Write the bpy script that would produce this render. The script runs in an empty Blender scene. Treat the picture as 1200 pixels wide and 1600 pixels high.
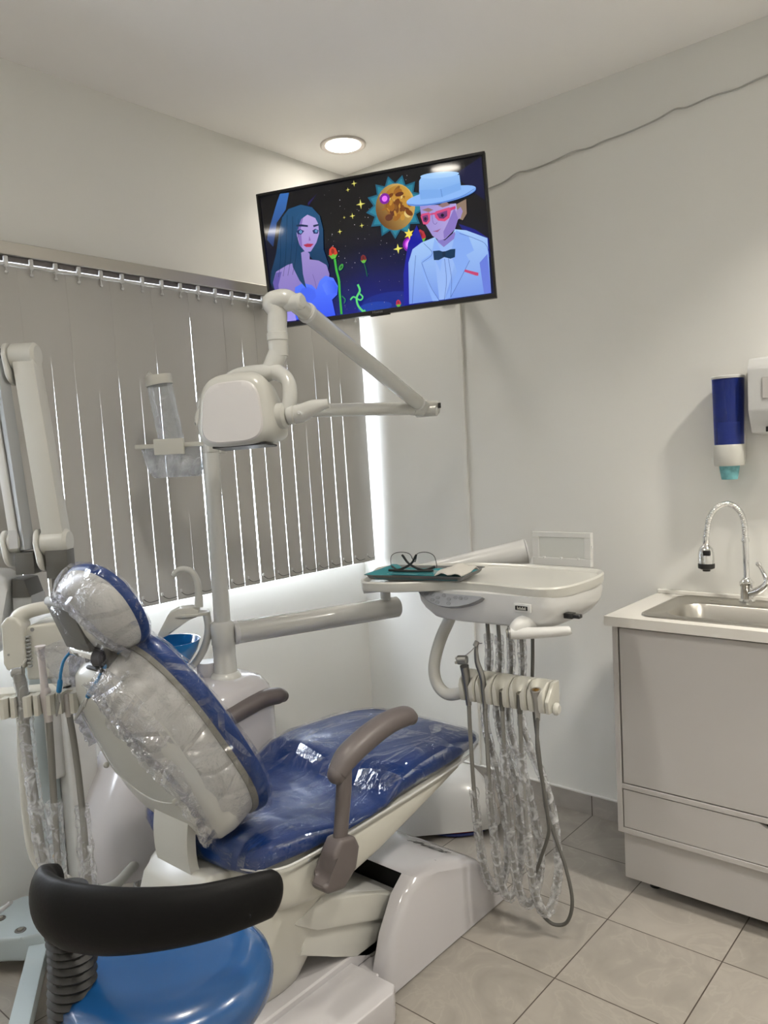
import bpy, bmesh, math, random
from mathutils import Vector, Matrix, noise
random.seed(7)
S = bpy.context.scene
COL = S.collection
PI = math.pi
# ------------------------------------------------------------------ camera, world, light, exposure
cam_d = bpy.data.cameras.new('camera'); cam = bpy.data.objects.new('camera', cam_d); COL.objects.link(cam); S.camera = cam
yaw, pitch, roll = (math.radians(a) for a in (-40.86, 4.10, -2.98))
fwd = Vector((math.sin(yaw)*math.cos(pitch), math.cos(yaw)*math.cos(pitch), -math.sin(pitch)))
r0 = Vector((math.cos(yaw), -math.sin(yaw), 0)); u0 = r0.cross(fwd)
rgt = math.cos(roll)*r0 + math.sin(roll)*u0; upv = -math.sin(roll)*r0 + math.cos(roll)*u0
cam.matrix_world = Matrix(((rgt.x, upv.x, -fwd.x, 2.460), (rgt.y, upv.y, -fwd.y, -2.687), (rgt.z, upv.z, -fwd.z, 1.42), (0, 0, 0, 1)))
cam_d.sensor_fit = 'VERTICAL'; cam_d.sensor_height = 24.0; cam_d.lens = 24.0*1215/1600
cam_d.clip_start = 0.05; cam_d.clip_end = 60
S.view_settings.view_transform = 'Standard'; S.view_settings.look = 'None'
S.view_settings.gamma = 1.0; S.view_settings.exposure = 0.16; S.view_settings.use_curve_mapping = False
W = bpy.data.worlds.new('overcast_sky'); S.world = W; W.use_nodes = True
W.node_tree.nodes['Background'].inputs[0].default_value = (0.82, 0.89, 1.0, 1)
W.node_tree.nodes['Background'].inputs[1].default_value = 5.0
def area(name, loc, size, power, color, rot=(0, 0, 0), sy=None, spread=None, shape=None):
    l = bpy.data.lights.new(name, 'AREA'); l.energy = power; l.color = color; l.size = size
    if sy: l.shape = 'RECTANGLE'; l.size_y = sy
    if shape: l.shape = shape
    if spread: l.spread = spread
    o = bpy.data.objects.new(name, l); o.location = loc; o.rotation_euler = rot; COL.objects.link(o); return o
# daylight through the window in the left wall
area('window_daylight', (-0.30, -1.70, 1.60), 1.5, 150, (0.84, 0.91, 1.0), (0, -PI/2, 0), sy=3.3)
ROOM_X, ROOM_Y, ROOM_Z = 3.7, -4.3, 2.70
LAMP_COL = (1.0, 0.945, 0.84)
LAMP_P = 10.5
LAMPS = [(0.243, -0.261), (1.23, -1.69), (0.45, -3.33), (2.60, -0.55), (2.75, -2.0), (2.6, -3.5)]

# ------------------------------------------------------------------ helpers
def tag(o, label=None, cat=None, group=None, kind=None):
    if label: o['label'] = label
    if cat: o['category'] = cat
    if group: o['group'] = group
    if kind: o['kind'] = kind
    return o
def thing(name, loc, label, cat, group=None):
    o = bpy.data.objects.new(name, None); COL.objects.link(o); o.location = loc; o.empty_display_size = 0.05
    return tag(o, label, cat, group)
def root_loc(o):
    v = Vector((0, 0, 0))
    while o is not None:
        v += o.location; o = o.parent
    return v
def obj(name, bm, mat, parent=None, ang=38, flat=False, origin=None, label=None):
    bmesh.ops.recalc_face_normals(bm, faces=bm.faces)
    off = root_loc(parent) if parent is not None else (Vector(origin) if origin else Vector((0, 0, 0)))
    bmesh.ops.translate(bm, verts=bm.verts, vec=-off)
    if not flat:
        a = math.radians(ang)
        for f in bm.faces: f.smooth = True
        for e in bm.edges:
            if len(e.link_faces) != 2 or e.calc_face_angle(0) > a: e.smooth = False
    me = bpy.data.meshes.new(name); bm.to_mesh(me); bm.free()
    for m in (mat if isinstance(mat, (list, tuple)) else [mat]): me.materials.append(m)
    o = bpy.data.objects.new(name, me); COL.objects.link(o)
    if parent is not None: o.parent = parent
    elif origin: o.location = origin
    if label: o['label'] = label
    return o
def B(): return bmesh.new()
def bevel_v(bm, verts, w, seg=3):
    vs = set(verts); es = [e for e in bm.edges if e.verts[0] in vs and e.verts[1] in vs]
    if w > 0: bmesh.ops.bevel(bm, geom=es, offset=w, segments=seg, affect='EDGES', profile=0.6, clamp_overlap=True)
def frame(o, u, v=None, w=None):
    """matrix from local axes u,v,w (world vectors) and origin o"""
    u = Vector(u).normalized()
    if v is not None:
        v = Vector(v).normalized(); w = Vector(w).normalized() if w is not None else u.cross(v).normalized()
    M = Matrix(((u.x, v.x, w.x, o[0]), (u.y, v.y, w.y, o[1]), (u.z, v.z, w.z, o[2]), (0, 0, 0, 1)))
    return M
def bx(bm, x0, x1, y0, y1, z0, z1, bev=0, seg=3, M=None):
    vs = [bm.verts.new((x, y, z)) for x in (x0, x1) for y in (y0, y1) for z in (z0, z1)]
    for q in ((0, 1, 3, 2), (4, 6, 7, 5), (0, 4, 5, 1), (2, 3, 7, 6), (0, 2, 6, 4), (1, 5, 7, 3)): bm.faces.new([vs[i] for i in q])
    if M is not None:
        for v in vs: v.co = M @ v.co
    if bev: bevel_v(bm, vs, bev, seg)
    return bm
def prism(bm, poly, h0, h1, M=None, bev=0, seg=3):
    """poly = [(a,b)], extruded along local third axis from h0 to h1"""
    lo = [bm.verts.new((a, b, h0)) for a, b in poly]; hi = [bm.verts.new((a, b, h1)) for a, b in poly]
    n = len(poly)
    bm.faces.new(lo[::-1]); bm.faces.new(hi)
    for i in range(n): bm.faces.new((lo[i], lo[(i+1) % n], hi[(i+1) % n], hi[i]))
    if M is not None:
        for v in lo+hi: v.co = M @ v.co
    if bev: bevel_v(bm, lo+hi, bev, seg)
    return bm
YZ = Matrix(((0, 0, 1, 0), (1, 0, 0, 0), (0, 1, 0, 0), (0, 0, 0, 1)))   # poly (y,z) extruded along x
XZ = Matrix(((1, 0, 0, 0), (0, 0, 1, 0), (0, 1, 0, 0), (0, 0, 0, 1)))   # poly (x,z) extruded along y
def smooth_path(pts, k=6):
    P = [Vector(p) for p in pts]
    if len(P) < 3 or k < 2: return P
    out = []
    for i in range(len(P)-1):
        a = P[i-1] if i else P[0]*2-P[1]; b, c = P[i], P[i+1]; d = P[i+2] if i+2 < len(P) else P[-1]*2-P[-2]
        for j in range(k):
            t = j/k; t2 = t*t; t3 = t2*t
            out.append(0.5*((2*b)+(c-a)*t+(2*a-5*b+4*c-d)*t2+(3*b-a-3*c+d)*t3))
    out.append(P[-1]); return out
def tube(bm, pts, r, n=14, k=6, caps=True, flat=1.0, ref=None, fn=None):
    P = smooth_path(pts, k); m = len(P)
    rr = (lambda t: r) if not isinstance(r, (list, tuple)) else (lambda t: (lambda x: r[int(x)]*(1-(x-int(x)))+r[min(int(x)+1, len(r)-1)]*(x-int(x)))(t*(len(r)-1)))
    T = [(P[min(i+1, m-1)]-P[max(i-1, 0)]).normalized() for i in range(m)]
    up = Vector(ref) if ref else (Vector((0, 0, 1)) if abs(T[0].z) < 0.9 else Vector((0, 1, 0)))
    N = (up - T[0]*up.dot(T[0])).normalized(); rings = []
    for i in range(m):
        N = (N - T[i]*N.dot(T[i])).normalized(); Bn = T[i].cross(N); R = rr(i/(m-1)); ring = []
        for j in range(n):
            a = 2*PI*j/n; q = R*(fn(i, j) if fn else 1)
            ring.append(bm.verts.new(P[i]+N*math.cos(a)*q+Bn*math.sin(a)*q*flat))
        rings.append(ring)
    for i in range(m-1):
        for j in range(n): bm.faces.new((rings[i][j], rings[i][(j+1) % n], rings[i+1][(j+1) % n], rings[i+1][j]))
    if caps: bm.faces.new(rings[0][::-1]); bm.faces.new(rings[-1])
    return bm
def loft(bm, rings, caps=True):
    R = [[bm.verts.new(p) for p in r] for r in rings]; n = len(R[0])
    for i in range(len(R)-1):
        for j in range(n): bm.faces.new((R[i][j], R[i][(j+1) % n], R[i+1][(j+1) % n], R[i+1][j]))
    if caps: bm.faces.new(R[0][::-1]); bm.faces.new(R[-1])
    return bm
def sgn_pow(c, e): return math.copysign(abs(c)**e, c)
def sring(c, u, v, a, b, e=2.0, n=32, taper=0.0):
    c = Vector(c); u = Vector(u); v = Vector(v); out = []
    for i in range(n):
        t = 2*PI*i/n; y = sgn_pow(math.sin(t), 2/e); x = sgn_pow(math.cos(t), 2/e)*(1-taper*y)
        out.append(c+u*(a*x)+v*(b*y))
    return out
def lathe(bm, prof, M=None, n=24):
    """prof [(r,h)] about local z"""
    M = M or Matrix.Identity(4); rings = []
    for r, h in prof:
        if r < 1e-6: rings.append([bm.verts.new(M @ Vector((0, 0, h)))])
        else: rings.append([bm.verts.new(M @ Vector((r*math.cos(2*PI*j/n), r*math.sin(2*PI*j/n), h))) for j in range(n)])
    for a, b in zip(rings, rings[1:]):
        for j in range(n):
            k = (j+1) % n
            if len(a) == 1 and len(b) == 1: continue
            if len(a) == 1: bm.faces.new((a[0], b[j], b[k]))
            elif len(b) == 1: bm.faces.new((a[j], a[k], b[0]))
            else: bm.faces.new((a[j], a[k], b[k], b[j]))
    return bm
def axis(o, d):
    """matrix with local z along d"""
    d = Vector(d).normalized(); q = d.to_track_quat('Z', 'Y'); return Matrix.Translation(Vector(o)) @ q.to_matrix().to_4x4()
def cyl(bm, a, b, r, n=20, bev=0.0):
    a = Vector(a); b = Vector(b); L = (b-a).length; e = min(bev, r*0.9)
    prof = [(0, 0), (r-e, 0), (r, e), (r, L-e), (r-e, L), (0, L)] if e > 0 else [(0, 0), (r, 0), (r, L), (0, L)]
    return lathe(bm, prof, axis(a, b-a), n)
def text_bm(txt, size, M, depth=0.0004, shear=0.0, bold=0.0):
    c = bpy.data.curves.new('lettering', 'FONT'); c.body = txt; c.size = size; c.align_x = 'CENTER'; c.align_y = 'CENTER'
    c.extrude = depth; c.shear = shear; c.offset = bold
    o = bpy.data.objects.new('lettering', c); COL.objects.link(o)
    dg = bpy.context.evaluated_depsgraph_get(); me = bpy.data.meshes.new_from_object(o.evaluated_get(dg))
    bpy.data.objects.remove(o); bm = bmesh.new(); bm.from_mesh(me); bpy.data.meshes.remove(me)
    bmesh.ops.transform(bm, matrix=M, verts=bm.verts); return bm

def sheet(bm, rows, off):
    """thin slab from a grid of points, thickness vector off"""
    off = Vector(off); A = [[bm.verts.new(Vector(q)) for q in r] for r in rows]; Bk = [[bm.verts.new(Vector(q)+off) for q in r] for r in rows]
    m, n = len(A), len(A[0])
    for i in range(m-1):
        for j in range(n-1):
            bm.faces.new((A[i][j], A[i][j+1], A[i+1][j+1], A[i+1][j])); bm.faces.new((Bk[i][j], Bk[i+1][j], Bk[i+1][j+1], Bk[i][j+1]))
    for i in range(m-1):
        bm.faces.new((A[i][0], A[i+1][0], Bk[i+1][0], Bk[i][0])); bm.faces.new((A[i][-1], Bk[i][-1], Bk[i+1][-1], A[i+1][-1]))
    for j in range(n-1):
        bm.faces.new((A[0][j], Bk[0][j], Bk[0][j+1], A[0][j+1])); bm.faces.new((A[-1][j], A[-1][j+1], Bk[-1][j+1], Bk[-1][j]))
    return bm

# ------------------------------------------------------------------ materials
def mat(name, col, rough=0.5, metal=0.0, spec=0.5, coat=0.0, coat_r=0.1, emit=None, es=0.0, bump=0.0, bscale=200.0, var=0.0, vscale=3.0, trans=0.0, alpha=1.0, sss=0.0, bdist=0.001):
    m = bpy.data.materials.new(name); m.use_nodes = True; nt = m.node_tree; b = nt.nodes['Principled BSDF']
    b.inputs['Base Color'].default_value = (*col, 1); b.inputs['Roughness'].default_value = rough; b.inputs['Metallic'].default_value = metal
    b.inputs['Specular IOR Level'].default_value = spec; b.inputs['Coat Weight'].default_value = coat; b.inputs['Coat Roughness'].default_value = coat_r
    b.inputs['Transmission Weight'].default_value = trans; b.inputs['Alpha'].default_value = alpha
    if emit: b.inputs['Emission Color'].default_value = (*emit, 1); b.inputs['Emission Strength'].default_value = es
    tc = nt.nodes.new('ShaderNodeTexCoord')
    if var:
        n = nt.nodes.new('ShaderNodeTexNoise'); n.inputs['Scale'].default_value = vscale; n.inputs['Detail'].default_value = 4
        nt.links.new(tc.outputs['Object'], n.inputs['Vector'])
        r = nt.nodes.new('ShaderNodeMapRange'); r.inputs['To Min'].default_value = 1-var; r.inputs['To Max'].default_value = 1+var
        r.inputs['From Min'].default_value = 0.3; r.inputs['From Max'].default_value = 0.7
        nt.links.new(n.outputs['Fac'], r.inputs['Value'])
        x = nt.nodes.new('ShaderNodeVectorMath'); x.operation = 'SCALE'; x.inputs[0].default_value = col
        nt.links.new(r.outputs['Result'], x.inputs['Scale']); nt.links.new(x.outputs['Vector'], b.inputs['Base Color'])
    if bump:
        n = nt.nodes.new('ShaderNodeTexNoise'); n.inputs['Scale'].default_value = bscale; n.inputs['Detail'].default_value = 3
        nt.links.new(tc.outputs['Object'], n.inputs['Vector'])
        u = nt.nodes.new('ShaderNodeBump'); u.inputs['Strength'].default_value = bump; u.inputs['Distance'].default_value = bdist
        nt.links.new(n.outputs['Fac'], u.inputs['Height']); nt.links.new(u.outputs['Normal'], b.inputs['Normal'])
    return m
def film(name, tint, haze, gloss_r, scale, dist, glossy=1.0, blend=0.35, crease=0.25, ridge=0, vec=(1, 1, 1), rot=(0, 0, 0)):
    """thin clear plastic: see-through with a milky share and crinkled highlights"""
    m = bpy.data.materials.new(name); m.use_nodes = True; nt = m.node_tree; nt.nodes.clear(); N = nt.nodes.new; L = nt.links.new
    out = N('ShaderNodeOutputMaterial'); tc = N('ShaderNodeTexCoord'); mp = N('ShaderNodeMapping'); mp.inputs['Scale'].default_value = vec; mp.inputs['Rotation'].default_value = rot
    L(tc.outputs['Object'], mp.inputs['Vector'])
    n = N('ShaderNodeTexNoise'); n.inputs['Scale'].default_value = scale; n.inputs['Detail'].default_value = 5; n.inputs['Distortion'].default_value = 1.2; L(mp.outputs[0], n.inputs['Vector'])
    v = N('ShaderNodeTexVoronoi'); v.feature = 'DISTANCE_TO_EDGE'; v.inputs['Scale'].default_value = scale*0.8; L(mp.outputs[0], v.inputs['Vector'])
    vr = N('ShaderNodeMapRange'); vr.inputs['From Max'].default_value = 0.12; L(v.outputs['Distance'], vr.inputs['Value'])
    ad = N('ShaderNodeMath'); ad.operation = 'MULTIPLY_ADD'; ad.inputs[1].default_value = 0.25; L(vr.outputs[0], ad.inputs[0]); L(n.outputs['Fac'], ad.inputs[2])
    if ridge:
        r1 = N('ShaderNodeMath'); r1.operation = 'SUBTRACT'; L(n.outputs['Fac'], r1.inputs[0]); r1.inputs[1].default_value = 0.5
        r2 = N('ShaderNodeMath'); r2.operation = 'ABSOLUTE'; L(r1.outputs[0], r2.inputs[0])
        r3 = N('ShaderNodeMath'); r3.operation = 'MULTIPLY_ADD'; r3.inputs[1].default_value = -1.6; L(r2.outputs[0], r3.inputs[0]); L(vr.outputs[0], r3.inputs[2])
        L(r3.outputs[0], ad.inputs[2]); ad.inputs[1].default_value = 0.08
    bu = N('ShaderNodeBump'); bu.inputs['Strength'].default_value = 1.0; bu.inputs['Distance'].default_value = dist; L(ad.outputs[0], bu.inputs['Height'])
    g = N('ShaderNodeBsdfGlossy'); g.inputs['Roughness'].default_value = gloss_r; g.inputs['Color'].default_value = (glossy,)*3+(1,); L(bu.outputs[0], g.inputs['Normal'])
    t = N('ShaderNodeBsdfTransparent'); t.inputs['Color'].default_value = (*tint, 1)
    d = N('ShaderNodeBsdfDiffuse'); d.inputs['Color'].default_value = (0.85, 0.86, 0.88, 1); L(bu.outputs[0], d.inputs['Normal'])
    tr = N('ShaderNodeBsdfTranslucent'); tr.inputs['Color'].default_value = (0.85, 0.86, 0.88, 1)
    md = N('ShaderNodeMixShader'); md.inputs[0].default_value = 0.4; L(d.outputs[0], md.inputs[1]); L(tr.outputs[0], md.inputs[2])
    hr = N('ShaderNodeMapRange'); hr.inputs['From Min'].default_value = 0.42; hr.inputs['From Max'].default_value = 0.68; hr.inputs['To Min'].default_value = haze*0.35; hr.inputs['To Max'].default_value = min(1, haze*2.2); L(n.outputs['Fac'], hr.inputs['Value'])
    wv = N('ShaderNodeVectorMath'); wv.operation = 'MULTIPLY_ADD'; L(n.outputs['Color'], wv.inputs[0]); wv.inputs[1].default_value = (0.35, 0.35, 0.35); L(mp.outputs[0], wv.inputs[2])
    v2 = N('ShaderNodeTexVoronoi'); v2.feature = 'DISTANCE_TO_EDGE'; v2.inputs['Scale'].default_value = scale*1.9; L(wv.outputs[0], v2.inputs['Vector'])
    cm = N('ShaderNodeMapRange'); cm.inputs['From Min'].default_value = 0.0; cm.inputs['From Max'].default_value = 0.035; cm.inputs['To Min'].default_value = crease; cm.inputs['To Max'].default_value = 0.0; L(v2.outputs['Distance'], cm.inputs['Value'])  # milky white lines along the folds paint in the wrinkle highlights
    gate = N('ShaderNodeMath'); gate.operation = 'MULTIPLY'; L(cm.outputs[0], gate.inputs[0]); L(n.outputs['Fac'], gate.inputs[1])
    hs = N('ShaderNodeMath'); hs.operation = 'ADD'; hs.use_clamp = True; L(hr.outputs[0], hs.inputs[0]); L(gate.outputs[0], hs.inputs[1])
    m1 = N('ShaderNodeMixShader'); L(hs.outputs[0], m1.inputs[0]); L(t.outputs[0], m1.inputs[1]); L(md.outputs[0], m1.inputs[2])
    lw = N('ShaderNodeLayerWeight'); lw.inputs['Blend'].default_value = blend; L(bu.outputs[0], lw.inputs['Normal'])
    ml = N('ShaderNodeMath'); ml.operation = 'MULTIPLY_ADD'; ml.inputs[1].default_value = 0.42; ml.inputs[2].default_value = 0.0; L(lw.outputs['Fresnel'], ml.inputs[0])
    m2 = N('ShaderNodeMixShader'); L(ml.outputs[0], m2.inputs[0]); L(m1.outputs[0], m2.inputs[1]); L(g.outputs[0], m2.inputs[2])
    L(m2.outputs[0], out.inputs['Surface']); return m
M_wall = mat('wall_paint', (0.775, 0.77, 0.735), 0.55, spec=0.35, bump=0.25, bscale=9, bdist=0.004, var=0.012, vscale=1.5)
M_ceil = mat('ceiling_paint', (0.92, 0.90, 0.875), 0.8, spec=0.2)
M_white = mat('white_plastic', (0.60, 0.60, 0.59), 0.28, coat=0.3, coat_r=0.12)
M_cream = mat('cream_plastic', (0.53, 0.52, 0.465), 0.35, coat=0.2)
M_creamw = mat('warm_white_plastic', (0.53, 0.525, 0.485), 0.3, coat=0.25, coat_r=0.15)
M_lav = mat('glossy_white_base_cover', (0.50, 0.485, 0.50), 0.16, coat=0.5, coat_r=0.06)
M_tube = mat('white_painted_metal', (0.56, 0.56, 0.53), 0.25, coat=0.4, coat_r=0.08)
M_blue = mat('blue_vinyl', (0.005, 0.036, 0.175), 0.35, spec=0.3, coat=0.15, coat_r=0.1, bump=0.15, bscale=30, bdist=0.004)
M_stoolblue = mat('blue_stool_vinyl', (0.009, 0.068, 0.21), 0.24, coat=0.5, coat_r=0.08, bump=0.12, bscale=22, bdist=0.004)
M_black = mat('black_foam', (0.005, 0.005, 0.0055), 0.5, spec=0.14, bump=0.3, bscale=160, bdist=0.0008)
M_blackp = mat('black_plastic', (0.012, 0.012, 0.012), 0.35)
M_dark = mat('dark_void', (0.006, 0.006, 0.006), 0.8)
M_arm = mat('grey_brown_plastic', (0.115, 0.098, 0.096), 0.42, bump=0.1, bscale=300)
M_grey = mat('mid_grey_plastic', (0.30, 0.31, 0.31), 0.45)
M_dgrey = mat('dark_grey_plastic', (0.10, 0.098, 0.09), 0.42)
M_bluegrey = mat('pale_blue_grey_metal', (0.40, 0.46, 0.48), 0.3, coat=0.3)
M_hose = mat('grey_hose', (0.21, 0.205, 0.19), 0.5)
M_hosed = mat('dark_grey_hose', (0.10, 0.098, 0.09), 0.5)
M_chrome = mat('chrome', (0.75, 0.75, 0.75), 0.08, metal=1.0)
M_steel = mat('brushed_steel', (0.50, 0.48, 0.44), 0.28, metal=1.0, bump=0.06, bscale=60)
M_tool = mat('dull_steel', (0.30, 0.30, 0.29), 0.35, metal=0.9)
M_brass = mat('brass', (0.6, 0.42, 0.2), 0.25, metal=1.0)
M_teal = mat('teal_paper', (0.025, 0.22, 0.25), 0.7, bump=0.3, bscale=60)
M_pouch = mat('grey_paper_pouch', (0.52, 0.50, 0.46), 0.6, bump=0.3, bscale=60)
M_lam = mat('cabinet_laminate', (0.50, 0.48, 0.465), 0.38, spec=0.4)
M_counter = mat('counter_laminate', (0.70, 0.68, 0.64), 0.25)
M_blind = None
M_glassblue = None
M_filmS = film('clear_seat_film', (0.98, 0.985, 1.0), 0.003, 0.05, 8, 0.05, crease=0.12, ridge=1, vec=(1.0, 0.55, 1.0), blend=0.45)
M_filmB = film('clear_back_film', (0.98, 0.98, 0.99), 0.006, 0.06, 11, 0.04, crease=0.2, ridge=1)
M_filmH = film('crumpled_film', (0.95, 0.95, 0.975), 0.06, 0.10, 15, 0.03, crease=0.45, ridge=1)
M_sleeve = film('clear_hose_sleeve', (0.985, 0.985, 0.99), 0.30, 0.15, 30, 0.005, blend=0.12, crease=0.35)
M_clearp = film('clear_acrylic', (0.93, 0.94, 0.95), 0.14, 0.08, 4, 0.002)
M_wrap = film('clear_wrap', (0.97, 0.97, 0.97), 0.03, 0.12, 14, 0.012)
def blind_mat():
    m = mat('blind_fabric', (0.475, 0.463, 0.435), 0.75, bump=0.3, bscale=500, bdist=0.0004); nt = m.node_tree; b = nt.nodes['Principled BSDF']
    tl = nt.nodes.new('ShaderNodeBsdfTranslucent'); tl.inputs['Color'].default_value = (0.42, 0.40, 0.38, 1)
    mx = nt.nodes.new('ShaderNodeMixShader'); mx.inputs[0].default_value = 0.008
    nt.links.new(b.outputs[0], mx.inputs[1]); nt.links.new(tl.outputs[0], mx.inputs[2]); nt.links.new(mx.outputs[0], nt.nodes['Material Output'].inputs['Surface'])
    return m
M_blind = blind_mat()
def tile_mat(name, base, s, ox, oy, mortar=0.0034, use_z=False):
    m = bpy.data.materials.new(name); m.use_nodes = True; nt = m.node_tree; b = nt.nodes['Principled BSDF']; N = nt.nodes.new; L = nt.links.new
    tc = N('ShaderNodeTexCoord'); sx = N('ShaderNodeSeparateXYZ'); L(tc.outputs['Object'], sx.inputs[0])
    def math_(op, a, c=None, d=None):
        n = N('ShaderNodeMath'); n.operation = op
        for i, x in enumerate((a, c, d)):
            if x is None: continue
            if isinstance(x, (int, float)): n.inputs[i].default_value = x
            else: L(x, n.inputs[i])
        return n.outputs[0]
    def line(c, off, sp):
        q = math_('DIVIDE', math_('SUBTRACT', c, off), sp); cell = math_('FLOOR', q); fr = math_('SUBTRACT', q, cell)
        dd = math_('MINIMUM', fr, math_('SUBTRACT', 1.0, fr)); return math_('LESS_THAN', dd, mortar/2/sp), cell
    l1, c1 = line(sx.outputs[0], ox, s[0])
    if s[1]: l2, c2 = line(sx.outputs[1], oy, s[1]); mor = math_('MAXIMUM', l1, l2)
    else: mor = l1; c2 = c1
    # per tile tone + cloudy veins
    cv = N('ShaderNodeCombineXYZ'); L(c1, cv.inputs[0]); L(c2, cv.inputs[1])
    wn = N('ShaderNodeTexWhiteNoise'); wn.noise_dimensions = '2D'; L(cv.outputs[0], wn.inputs['Vector'])
    off = N('ShaderNodeVectorMath'); off.operation = 'MULTIPLY_ADD'; L(cv.outputs[0], off.inputs[0]); off.inputs[1].default_value = (3.7, 5.1, 0); L(tc.outputs['Object'], off.inputs[2])
    ns = N('ShaderNodeTexNoise'); ns.inputs['Scale'].default_value = 5.5; ns.inputs['Detail'].default_value = 6; ns.inputs['Distortion'].default_value = 1.6; L(off.outputs[0], ns.inputs['Vector'])
    cr = N('ShaderNodeValToRGB'); e = cr.color_ramp.elements; e[0].position = 0.3; e[0].color = (*[c*0.86 for c in base], 1); e[1].position = 0.75; e[1].color = (*[c*1.12 for c in base], 1)
    x = cr.color_ramp.elements.new(0.5); x.color = (*base, 1); x = cr.color_ramp.elements.new(0.53); x.color = (*[c*1.09 for c in base], 1); x = cr.color_ramp.elements.new(0.56); x.color = (*[c*1.0 for c in base], 1)
    L(ns.outputs['Fac'], cr.inputs[0])
    sc = N('ShaderNodeVectorMath'); sc.operation = 'SCALE'; L(cr.outputs[0], sc.inputs[0]); L(math_('MULTIPLY_ADD', wn.outputs['Value'], 0.07, 0.965), sc.inputs['Scale'])
    mx = N('ShaderNodeMix'); mx.data_type = 'RGBA'; L(mor, mx.inputs[0]); L(sc.outputs[0], mx.inputs[6]); mx.inputs[7].default_value = (0.07, 0.055, 0.045, 1)
    L(mx.outputs[2], b.inputs['Base Color']); b.inputs['Roughness'].default_value = 0.33; b.inputs['Specular IOR Level'].default_value = 0.4
    return m
M_tile = tile_mat('floor_tile', (0.30, 0.276, 0.245), (0.331, 0.327), 1.1228, -0.5968)
M_skirt = tile_mat('skirting_tile', (0.40, 0.372, 0.342), (0.331, 0), 1.1228, 0)
M_skirtL = tile_mat('skirting_tile_left', (0.40, 0.372, 0.342), (9.0, 0.327), 50, -0.5968)
M_lampface = mat('lit_diffuser', (1, 1, 1), 0.5, emit=(1.0, 0.93, 0.82), es=30.0)
# ------------------------------------------------------------------ room shell
def struct(name, bm, m, **k): return tag(obj(name, bm, m, **k), kind='structure')
struct('floor', bx(B(), 0, ROOM_X, ROOM_Y, 0, -0.05, 0), M_tile, flat=True)
# ceiling with round openings is a plain slab; the downlights sit in it
struct('ceiling', bx(B(), -0.15, ROOM_X+0.1, ROOM_Y-0.1, 0.1, ROOM_Z, ROOM_Z+0.08), M_ceil, flat=True)
struct('wall_back', bx(B(), -0.15, ROOM_X+0.1, 0, 0.12, 0, ROOM_Z), M_wall, flat=True)
struct('wall_right', bx(B(), ROOM_X, ROOM_X+0.12, ROOM_Y, 0, 0, ROOM_Z), M_wall, flat=True)
struct('wall_front', bx(B(), 0, ROOM_X, ROOM_Y-0.12, ROOM_Y, 0, ROOM_Z), M_wall, flat=True)
WY0, WY1, WZ0, WZ1 = -3.30, -0.05, 0.925, 2.03
bm = B(); bx(bm, -0.14, 0, ROOM_Y, 0, 0, WZ0); bx(bm, -0.14, 0, ROOM_Y, 0, WZ1, ROOM_Z); bx(bm, -0.14, 0, ROOM_Y, WY0, WZ0, WZ1); bx(bm, -0.14, 0, WY1, 0, WZ0, WZ1)
struct('wall_left', bm, M_wall, flat=True)
# skirting tiles with the painted plaster lip above
struct('baseboard_back', bx(B(), 0, 1.425, -0.010, 0, 0, 0.078, 0.001, 1), M_skirt, flat=True)
struct('baseboard_left', bx(B(), 0, 0.010, ROOM_Y, -0.011, 0, 0.078, 0.001, 1), M_skirtL, flat=True)
struct('trim_1', bx(B(), 0, 1.425, -0.012, 0, 0.0785, 0.084, 0.0015, 2), mat('white_caulk', (0.74, 0.73, 0.71), 0.5), flat=True)
struct('trim_2', bx(B(), 0, 0.012, ROOM_Y, -0.013, 0.0785, 0.087, 0.0015, 2), mat('white_caulk_left', (0.74, 0.73, 0.71), 0.5), flat=True)
# window
M_frame = mat('window_aluminium', (0.75, 0.75, 0.75), 0.4)
win = thing('window_1', (-0.07, (WY0+WY1)/2, WZ0), None, None); tag(win, kind='structure')
bm = B(); T = 0.035
bx(bm, -0.09, -0.05, WY0, WY1, WZ0, WZ0+T); bx(bm, -0.09, -0.05, WY0, WY1, WZ1-T, WZ1)
for y in (WY0, -2.2, -1.12, WY1-T): bx(bm, -0.09, -0.05, y, y+T, WZ0+T, WZ1-T)
obj('window_frame', bm, M_frame, win, flat=True)
M_pane = mat('window_pane_glass', (1, 1, 1), 0.0, trans=1.0, spec=0.3); M_pane.node_tree.nodes['Principled BSDF'].inputs['IOR'].default_value = 1.02
bm = B(); bx(bm, -0.072, -0.068, WY0+T, WY1-T, WZ0+T, WZ1-T); obj('window_pane', bm, M_pane, win, flat=True)

# ------------------------------------------------------------------ vertical blinds
XB = 0.085
bl = thing('vertical_blind', (XB, -1.6, 2.10), 'long grey vertical blind covering the window on the left wall', 'blind')
M_rail = mat('aluminium_headrail', (0.52, 0.50, 0.46), 0.32, metal=0.85)
bm = B(); bx(bm, 0.0, 0.098, -3.35, -0.02, 2.075, 2.115, 0.002, 1); obj('headrail', bm, M_rail, bl, flat=True)
bm = B(); bx(bm, 0.045, 0.086, -3.35, -0.02, 2.058, 2.074); obj('rail_track', bm, mat('track_dark', (0.16, 0.15, 0.15), 0.4, metal=0.6), bl, flat=True)
bm = B(); bx(bm, 0.090, 0.098, -3.35, -0.02, 2.045, 2.052, 0.001, 1); obj('spacer_rail', bm, M_white, bl, flat=True)
SP = 0.0765; N_SL = 40
rs = random.Random(3)
GAP = [.5, 0, .011, .013, .0035, .006, .005, .007, .004, .015, .005, .0055, .011, .0035, .006, .007, .005, .006, .004, .0065, .003, .005, 0, .004, .006, .005]
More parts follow.
